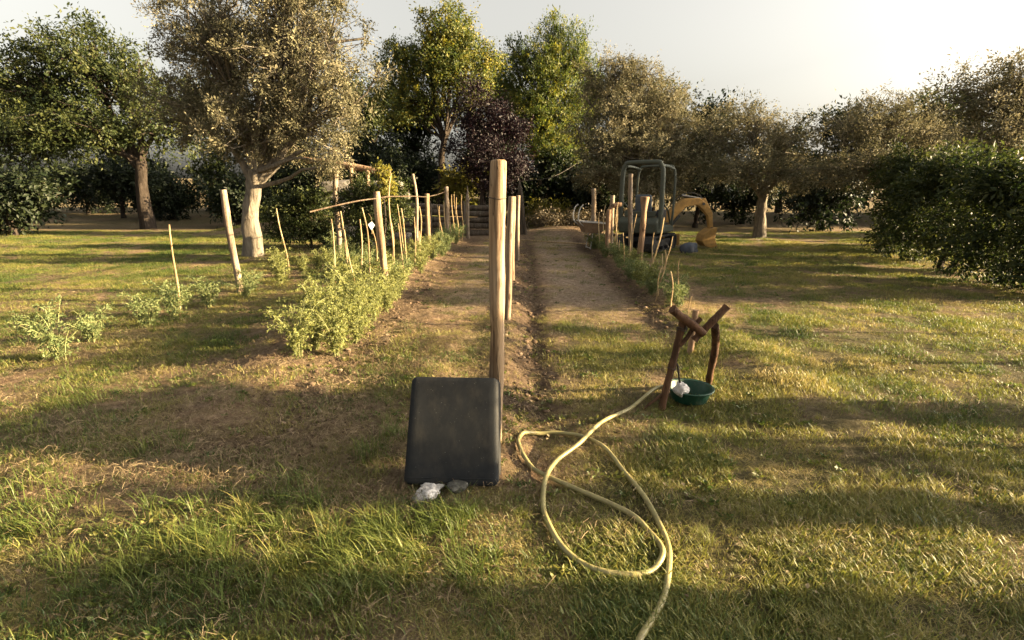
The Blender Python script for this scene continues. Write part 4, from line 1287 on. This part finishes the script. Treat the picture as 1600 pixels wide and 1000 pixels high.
# ------------------------------------------------------------------ crop plants
def plant_meshes(seed, h, spread, n_stem, n_leaf, leaf, mat, weep=.35):
    """stem mesh and foliage mesh of one bushy vegetable plant"""
    rr = random.Random(seed)
    mb = MB()
    P, D = [], []
    for s in range(n_stem):
        a = rr.uniform(0, 6.28); out = rr.uniform(.2, 1) * spread
        hh = h * rr.uniform(.55, 1.05)
        p0 = Vector((rr.uniform(-.03, .03), rr.uniform(-.03, .03), -.02))
        p3 = Vector((math.cos(a) * out, math.sin(a) * out, hh * (1 - weep * rr.random())))
        p1 = Vector((math.cos(a) * out * .25, math.sin(a) * out * .25, hh * .7))
        pts = [((1 - t) ** 2) * p0 + 2 * t * (1 - t) * p1 + t * t * p3 for t in [q_ / 7 for q_ in range(8)]]
        mb.tube(pts, [.006 - .004 * i / 7 for i in range(8)], 5, cap=False)
        for k in range(n_leaf // n_stem // 9):
            t = rr.uniform(.10, 1.0)
            i = min(6, int(t * 7)); q = pts[i].lerp(pts[i + 1], t * 7 - i)
            d = Vector((rr.gauss(0, 1), rr.gauss(0, 1), rr.gauss(.25, .5))).normalized()
            ln = leaf * rr.uniform(2.2, 4.2)
            mb.tube([q, q + d * ln * .5, q + d * ln + Vector((0, 0, -ln * .2))], [.0022, .0018, .001], 3, cap=False)
            for m_ in range(9):
                u = (m_ + 1) / 9.0
                P.append(q + d * ln * u + Vector((0, 0, -ln * .2 * u * u)) + Vector([rr.gauss(0, .006) for _ in range(3)]))
                sd_ = d.orthogonal().normalized()
                sd_.rotate(Matrix.Rotation(rr.choice((0, math.pi)) + rr.gauss(0, .8), 3, d))
                D.append((d * .5 + sd_ + Vector((0, 0, rr.gauss(-.1, .3)))).normalized())
    P = np.array(P); D = np.array(D); n = len(P)
    L = leaf * (.6 + .8 * rng.random(n))
    fm = leaf_mesh("foliage", P, D, L, L * .5, np.clip(.5 + .25 * rng.normal(size=n), 0, 1), mat)
    return mb, fm


stem_mat = plain_mat("green_stem", (.16, .17, .07), .7, .2)
VAR = []
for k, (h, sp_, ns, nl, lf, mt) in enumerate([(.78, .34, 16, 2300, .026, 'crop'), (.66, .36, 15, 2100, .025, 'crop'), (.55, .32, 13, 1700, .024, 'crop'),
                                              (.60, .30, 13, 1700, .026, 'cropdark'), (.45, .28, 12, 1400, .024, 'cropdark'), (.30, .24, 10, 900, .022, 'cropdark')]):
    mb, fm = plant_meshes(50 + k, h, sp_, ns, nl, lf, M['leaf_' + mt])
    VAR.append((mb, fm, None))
STEMS = {}


def plant(x, y, v, sc, label, group, name="vegetable_plant"):
    mb, fm, _ = VAR[v]
    root = empty(name, (x, y, gz(x, y)), random.uniform(0, 6.28), label, "plant", group)
    root.scale = (sc, sc, sc * random.uniform(.92, 1.08))
    if v not in STEMS:
        o = mb.build("stems", stem_mat, root); o.name = "stem"
        STEMS[v] = o.data
    else:
        link(bpy.data.objects.new("stem", STEMS[v]), root)
    link(bpy.data.objects.new("foliage", fm), root)
    return root


ORD = "first second third fourth fifth sixth seventh eighth ninth tenth eleventh twelfth thirteenth fourteenth fifteenth sixteenth seventeenth eighteenth nineteenth twentieth".split()
ORD += ["twenty-" + o for o in ORD[:9]] + ["thirtieth"] + ["thirty-" + o for o in ORD[:9]] + ["fortieth"] + ["forty-" + o for o in ORD[:9]] + ["fiftieth"] + ["fifty-" + o for o in ORD[:9]]
GL, GRr, GO = "plants of the left row", "plants of the right row", "plants of the outer left row"
left = [(-1.98, 4.15, 1, .92, "pale sunlit leafy plant nearest the viewer in the left row"), (-1.78, 4.65, 0, .85, "pale sunlit plant second from the front of the left row"), (-2.12, 4.9, 2, 1.1, "low sunlit plant behind the front plants of the left row"),
        (-1.78, 5.2, 0, .95, "broad pale green plant in front of the thick pale post"), (-2.2, 5.5, 1, .95, "sunlit plant left of the thick pale post's foot"), (-1.82, 5.8, 1, 1.0, "pale green plant just before the thick pale post"), (-2.25, 6.2, 0, .9, "sunlit plant left of the thick pale post among canes"),
        (-1.7, 4.3, 2, 1.0, "small pale plant at the inner edge of the left row front"), (-2.5, 6.6, 0, 1.0, "pale plant around the canes left of the thick post"), (-1.75, 6.3, 2, 1.0, "low pale plant at the foot of the thick pale post, right side"), (-1.70, 5.5, 2, .9, "low pale plant spilling onto the left path"), (-1.98, 6.9, 2, 1.25, "pale plant right behind the thick pale post")]
for x, y, v, s, lab in left:
    plant(x, y, v, s, lab, GL)
front_rows = [(-1.92, 4.4, 1), (-1.66, 4.75, 2), (-2.02, 5.05, 2), (-1.72, 5.05, 1), (-1.95, 5.5, 1), (-1.68, 5.95, 2), (-2.1, 5.85, 2), (-1.74, 6.6, 1), (-2.15, 6.6, 2), (-1.78, 7.0, 2)]
for i, (x, y, v) in enumerate(front_rows):
    plant(x, y, v, random.uniform(.78, .98), "feathery pale plant filling the left row before the thick pale post, %s from the front" % ORD[i], GL)
cnt = 1
y = 7.3
while y < 15.8:
    v = random.choice((3, 4)) if not (8.8 < y < 10.6) else random.choice((1, 2))  # paler leaves stand in for the sunlit stretch of the row
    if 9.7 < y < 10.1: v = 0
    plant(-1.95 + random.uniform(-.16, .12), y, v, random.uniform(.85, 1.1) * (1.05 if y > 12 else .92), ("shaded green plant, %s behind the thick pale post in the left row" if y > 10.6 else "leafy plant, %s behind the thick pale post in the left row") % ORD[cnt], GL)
    cnt += 1
    y += random.uniform(.30, .42)
cnt = 0
y = 6.3
while y < 13.8:
    plant(1.92 + random.uniform(-.14, .16), y, random.choice((4, 4, 5, 2)), random.uniform(.75, 1.0), "low dark green plant, %s from the front of the right row" % ORD[cnt], GRr)
    cnt += 1
    y += random.uniform(.17, .23)
cnt = 0
y = 4.2
while y < 12.5:
    plant(-4.15 + random.uniform(-.25, .2), y, random.choice((3, 4, 2)), random.uniform(.8, 1.1), "green plant in the outer row at far left, %s from the front" % ORD[cnt], GO)
    cnt += 1
    y += random.uniform(.42, .6)
for i, (x, y) in enumerate([(-2.75, 8.6), (-3.0, 9.2), (-2.9, 9.9), (-3.35, 8.7), (-3.5, 9.6), (-3.3, 10.3)]):
    plant(x, y, 3 + i % 2, random.uniform(.8, 1.1), "dark green plant before the stone wall, %s from the right" % ORD[i], "plants before the stone wall")


# ------------------------------------------------------------------ grass, litter, clods
def blades(n, h0, h1, w, foot, lean, seed, curl=.5):
    r = np.random.default_rng(seed)
    V, F = [], []
    for i in range(n):
        a = r.random() * 6.283; rad = foot * math.sqrt(r.random())
        b = np.array([math.cos(a) * rad, math.sin(a) * rad, -.008])
        d = r.random() * 6.283
        dirv = np.array([math.cos(d), math.sin(d), 0])
        sv = np.array([-math.sin(d), math.cos(d), 0])
        h = r.uniform(h0, h1); ln = lean * r.uniform(.3, 1.3); ww = w * r.uniform(.7, 1.3)
        base = len(V)
        for k, t in enumerate((0, .4, .75)):
            c = b + np.array([0, 0, h * (t - curl * .5 * t * t)]) + dirv * h * ln * t * t
            V += [c - sv * ww * (1 - t * .55) / 2, c + sv * ww * (1 - t * .55) / 2]
        V.append(b + np.array([0, 0, h * (1 - curl * .5)]) + dirv * h * ln)
        F += [(base, base + 1, base + 3), (base, base + 3, base + 2), (base + 2, base + 3, base + 5), (base + 2, base + 5, base + 4), (base + 4, base + 5, base + 6)]
    return np.array(V), np.array(F).ravel()


def straws(n, foot, seed, l0=.06, l1=.2, w=.003):
    r = np.random.default_rng(seed)
    V, F = [], []
    for i in range(n):
        c = np.array([*(r.normal(size=2) * foot), r.uniform(.004, .03)])
        d = r.random() * 6.283
        u = np.array([math.cos(d), math.sin(d), r.normal() * .15]); s = np.array([-u[1], u[0], r.normal() * .4])
        L = r.uniform(l0, l1)
        kink = s * L * r.normal() * .05 + np.array([0, 0, r.uniform(0, .02)])
        b = len(V)
        V += [c - u * L / 2 - s * w / 2, c - u * L / 2 + s * w / 2, c + kink - s * w / 2, c + kink + s * w / 2, c + u * L / 2 - s * w / 3, c + u * L / 2 + s * w / 3]
        F += [(b, b + 1, b + 3), (b, b + 3, b + 2), (b + 2, b + 3, b + 5), (b + 2, b + 5, b + 4)]
    return np.array(V), np.array(F).ravel()


def weeds(n, seed, leaf=.03):
    r = np.random.default_rng(seed)
    a = r.random(n) * 6.283
    el = r.uniform(.1, 1.0, n)
    D = np.stack([np.cos(a) * np.cos(el), np.sin(a) * np.cos(el), np.sin(el)], 1)
    P = r.normal(size=(n, 3)) * np.array([.012, .012, .0]) + np.array([0, 0, .005]) + D * r.random((n, 1)) * leaf * .8
    L = leaf * r.uniform(.6, 1.3, n)
    V, F = leaf_arrays(P, D, L, L * .55)
    return V, F


def source(name, VF, mat, smooth=False):
    me = np_mesh(name, VF[0], VF[1], 3, smooth=smooth)
    me.materials.append(mat)
    return bpy.data.objects.new(name, me)


def scatter(name, label, pts, rotz, scl, tint, sources, zs=None):
    """one stuff object: geometry-node instances of small clumps on scattered points"""
    n = len(pts)
    me = bpy.data.meshes.new(name)
    me.vertices.add(n)
    me.vertices.foreach_set("co", np.asarray(pts, np.float32).ravel())
    for an, val, ty in (("rz", rotz, 'FLOAT'), ("scl", scl, 'FLOAT'), ("tint", tint, 'FLOAT'), ("pick", rng.integers(0, len(sources), n), 'INT')):
        a = me.attributes.new(an, ty, 'POINT')
        a.data.foreach_set("value", np.asarray(val, np.float32 if ty == 'FLOAT' else np.int32))
    o = bpy.data.objects.new(name, me)
    link(o)
    tag(o, label, None, None, "stuff")
    ng = bpy.data.node_groups.new(name + "_nodes", 'GeometryNodeTree')
    ng.interface.new_socket("Geometry", in_out='INPUT', socket_type='NodeSocketGeometry')
    ng.interface.new_socket("Geometry", in_out='OUTPUT', socket_type='NodeSocketGeometry')
    gi = ng.nodes.new("NodeGroupInput"); go = ng.nodes.new("NodeGroupOutput")
    g2i = ng.nodes.new("GeometryNodeGeometryToInstance")
    for s in reversed(sources):
        oi = ng.nodes.new("GeometryNodeObjectInfo"); oi.inputs["Object"].default_value = s
        ng.links.new(oi.outputs["Geometry"], g2i.inputs[0])
    ip = ng.nodes.new("GeometryNodeInstanceOnPoints")
    ng.links.new(gi.outputs[0], ip.inputs["Points"])
    ng.links.new(g2i.outputs[0], ip.inputs["Instance"])
    ip.inputs["Pick Instance"].default_value = True

    def attr(nm, ty):
        a = ng.nodes.new("GeometryNodeInputNamedAttribute"); a.data_type = ty
        a.inputs["Name"].default_value = nm
        return a.outputs[0]
    ng.links.new(attr("pick", 'INT'), ip.inputs["Instance Index"])
    cx = ng.nodes.new("ShaderNodeCombineXYZ")
    ng.links.new(attr("rz", 'FLOAT'), cx.inputs[2])
    ng.links.new(cx.outputs[0], ip.inputs["Rotation"])
    ng.links.new(attr("scl", 'FLOAT'), ip.inputs["Scale"])
    ng.links.new(ip.outputs[0], go.inputs[0])
    md = o.modifiers.new("scatter", 'NODES'); md.node_group = ng
    return o


def spots(n_tries, x0, x1, y0, y1, density, ypow=1.0):
    """random points kept with probability density(x,y); more tries close to the viewer"""
    u = rng.random(n_tries)
    y = (y0 ** (1 - ypow) + u * (y1 ** (1 - ypow) - y0 ** (1 - ypow))) ** (1 / (1 - ypow)) if ypow != 1 else y0 * (y1 / y0) ** u
    half = 1.12 * y + .5
    x = rng.uniform(-1, 1, n_tries) * half
    k = (x > x0) & (x < x1)
    x, y = x[k], y[k]
    k = rng.random(len(x)) < density(x, y)
    x, y = x[k], y[k]
    return x, y


def hose_clear(x, y, d):
    P = HOSE_XY[::2]
    ok = np.ones(len(x), bool)
    near = np.where((x > -.3) & (x < 1.3) & (y < 3.8))[0]
    if len(near):
        dd = np.min((x[near, None] - P[None, :, 0]) ** 2 + (y[near, None] - P[None, :, 1]) ** 2, axis=1)
        ok[near] = dd > d * d
    return ok


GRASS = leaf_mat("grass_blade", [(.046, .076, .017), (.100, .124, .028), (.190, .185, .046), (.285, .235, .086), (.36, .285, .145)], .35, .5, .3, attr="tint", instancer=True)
STRAW = leaf_mat("straw", [(.085, .058, .033), (.185, .135, .078), (.33, .255, .15)], .15, .6, .2, attr="tint", instancer=True)
WEED = leaf_mat("weed_leaf", [(.045, .07, .016), (.085, .105, .024), (.17, .16, .045)], .35, .5, .3, attr="tint", instancer=True)


def place(x, y, dz=0.0):
    return np.stack([x, y, ground_z(x, y) + dz], 1)


bpy.data.objects['log_beam']['kind'] = 'thing'
# short lawn
src = [source("short_clump", blades(85, .012, .052, .0030, .10, .65, 200 + k), GRASS) for k in range(5)]
x, y = spots(36000, -30, 30, 1.05, 16, lambda x, y: np.clip(green(x, y) * 1.1, 0, 1) * (.10 + .90 * sstep(.42, .55, fbm(x * 3.3, y * 3.3, 61, 3))) * np.where(y > 6, .8, 1), ypow=.55)
k = hose_clear(x, y, .016); x, y = x[k], y[k]
xf, yf = spots(30000, -30, 30, 5.5, 19, lambda x, y: np.clip(green(x, y) * 1.2 + .1 * (np.abs(x) > 2.6), 0, 1) * (.15 + .85 * sstep(.42, .56, fbm(x * 2.0, y * 2.0, 62, 3))) * (np.abs(x) < 22), ypow=-.6)
x, y = np.concatenate([x, xf]), np.concatenate([y, yf])
n = len(x)
dry = fbm(x * 1.4, y * 1.4, 71, 3)
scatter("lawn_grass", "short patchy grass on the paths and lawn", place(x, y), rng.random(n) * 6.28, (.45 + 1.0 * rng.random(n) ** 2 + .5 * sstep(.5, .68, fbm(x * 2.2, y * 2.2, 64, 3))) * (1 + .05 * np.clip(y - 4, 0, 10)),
        np.clip(.28 + .9 * (dry - .5) + .16 * rng.normal(size=n) + .12 * sstep(0, .5, x), 0, 1), src)  # lawn right of the furrow tinted yellower to look sunlit
# dry mat
src = [source("dry_clump", blades(60, .010, .04, .0022, .09, 1.2, 230 + k, .85), GRASS) for k in range(4)]
x, y = spots(26000, -30, 30, 1.05, 15, lambda x, y: np.clip((1 - .6 * green(x, y)) * (1 - .8 * bed(x, y)) * np.maximum(sstep(.40, .62, fbm(x * 1.9, y * 1.9, 77, 4)), .8 * np.exp(-(((x + .75) / .5) ** 2 + ((y - 4.2) / 1.1) ** 2))), 0, 1), ypow=.55)
k = hose_clear(x, y, .025); x, y = x[k], y[k]
n = len(x)
scatter("dry_grass", "withered tan grass matted over the bare paths", place(x, y), rng.random(n) * 6.28, (.7 + .6 * rng.random(n)) * (1 + .04 * np.clip(y - 4, 0, 10)), np.clip(.74 + .15 * rng.normal(size=n) - .12 * np.exp(-(((x + .75) / .5) ** 2 + ((y - 4.2) / 1.1) ** 2)), 0, 1), src)
# long grass in front
src = [source("long_tuft", blades(34, .05, .155, .0034, .05, .8, 260 + k, .6), GRASS) for k in range(5)]


def longd(x, y):
    a = np.exp(-(((x + .62) / .40) ** 2 + ((y - 1.92) / .19) ** 2)) + .9 * np.exp(-(((x + .15) / .22) ** 2 + ((y - 1.95) / .2) ** 2)) + .7 * np.exp(-(((x + 1.6) / .9) ** 2 + ((y - 1.9) / .3) ** 2)) \
        + .5 * np.exp(-(((x + .1) / .08) ** 2 + ((y - 2.2) / .1) ** 2)) + .5 * np.exp(-(((x + .95) / .15) ** 2 + ((y - 2.55) / .3) ** 2))
    b = .02 * (y < 6) * (green(x, y) > .4)
    return np.clip(a * sstep(.42, .66, fbm(x * 3, y * 3, 91, 3)) * .26 + b * (x < .0) + b * .9 * (fbm(x * 2.5, y * 2.5, 95, 3) > .52), 0, 1)


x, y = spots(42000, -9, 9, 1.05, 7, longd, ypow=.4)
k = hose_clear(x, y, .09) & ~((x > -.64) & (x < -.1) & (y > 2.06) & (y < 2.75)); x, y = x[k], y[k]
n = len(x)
scatter("long_grass", "long lush green grass growing in front of the tub", place(x, y), rng.random(n) * 6.28, (.55 + .7 * rng.random(n)) * np.where(x > .05, .6, 1.0), np.clip(.12 + .14 * np.abs(rng.normal(size=n)) + .25 * (x > 0), 0, 1), src)  # right-hand tufts tinted yellower, sunlight put into the colour
# loose straw and dead stems
src = [source("straw_wisp", straws(16, .07, 300 + k, .018, .075, .0015), STRAW) for k in range(6)]
x, y = spots(30000, -25, 25, 1.05, 15, lambda x, y: np.clip((.5 + .4 * (x < -.3) * (y > 2.2) * (y < 6)) * (1 - .9 * green(x, y)) * (.35 + .65 * sstep(1.5, 2.2, y)), 0, 1) * (.35 + .65 * sstep(.4, .6, fbm(x * 1.5, y * 1.5, 55, 3))), ypow=.5)
k = hose_clear(x, y, .035); x, y = x[k], y[k]
n = len(x)
scatter("straw_litter", "loose straw and dead stems strewn over the soil", place(x, y, .002), rng.random(n) * 6.28, .6 + .8 * rng.random(n), np.clip(.5 + .28 * rng.normal(size=n), 0, 1), src)
# small broad-leaved weeds
src = [source("weed_rosette", weeds(16, 330 + k, .022), WEED) for k in range(4)]
x, y = spots(14000, -20, 20, 1.05, 12, lambda x, y: .05 + .4 * np.exp(-((x - .05) / .2) ** 2) * (fbm(x * 4, y * 4, 12, 2) > .58) + .25 * (fbm(x * 1.2, y * 1.2, 14, 3) > .62), ypow=.6)
k = hose_clear(x, y, .05); x, y = x[k], y[k]
n = len(x)
scatter("low_weeds", "small broad-leaved weeds dotted through grass and furrow", place(x, y), rng.random(n) * 6.28, .45 + .9 * rng.random(n), np.clip(.45 + .25 * rng.normal(size=n), 0, 1), src)
# fallen leaves
def flat_leaves(n, seed):
    r = np.random.default_rng(seed)
    a = r.random(n) * 6.283
    D = np.stack([np.cos(a), np.sin(a), r.normal(size=n) * .25], 1)
    P = np.concatenate([r.normal(size=(n, 2)) * .12, r.uniform(.006, .025, (n, 1))], 1)
    L = r.uniform(.012, .03, n)
    return leaf_arrays(P, unit(D), L, L * .55, .2, np.array([[0, 0, 1.0]]) + r.normal(size=(n, 3)) * .35)


src = [source("leaf_drift", flat_leaves(7, 350 + k), STRAW) for k in range(5)]
x, y = spots(9000, -20, 20, 1.05, 14, lambda x, y: .04 + .22 * (fbm(x * 1.1, y * 1.1, 19, 3) > .58) * (y > 2.2), ypow=.6)
n = len(x)
scatter("fallen_leaves", "small dry fallen leaves scattered over grass and soil", place(x, y), rng.random(n) * 6.28, .6 + .7 * rng.random(n), np.clip(.4 + .3 * rng.normal(size=n), 0, 1), src)
# clods of earth
cm, cnt, cout = new_mat("clod_earth")
ca = N(cnt, "ShaderNodeAttribute", attribute_name="tint"); ca.attribute_type = 'INSTANCER'
ctc = N(cnt, "ShaderNodeTexCoord")
cc = ramp(cnt, [(0, (.045, .03, .02)), (.6, (.13, .09, .06)), (1, (.27, .20, .14))], ca.outputs["Fac"])
principled(cnt, cout, cc, .95, .1, 0, bump(cnt, noise(cnt, ctc.outputs["Object"], 40, 4, .7), .8, .01))
src = []
for k in range(5):
    src.append(bpy.data.objects.new("clod", rock_mesh("clod", (.022, .02, .015), cm, 400 + k, 2, .4)))
x, y = spots(60000, -12, 12, 1.05, 14, lambda x, y: np.clip(.9 * bed(x, y) ** 1.6 + .012 + .22 * (1 - sstep(-.5, -.3, x)) * sstep(-2.4, -1.9, x) * sstep(2.2, 2.8, y) * (1 - sstep(5, 7, y)), 0, 1) * (.3 + .7 * vnoise(x * 5, y * 5, 66)), ypow=.6)
n = len(x)
scatter("earth_clods", "crumbly dark clods of dug earth along the rows", place(x, y, .002), rng.random(n) * 6.28, .3 + (.35 + 1.1 * bed(x, y)) * rng.random(n) ** 3.2, np.clip(.45 + .22 * rng.normal(size=n), 0, 1), src)
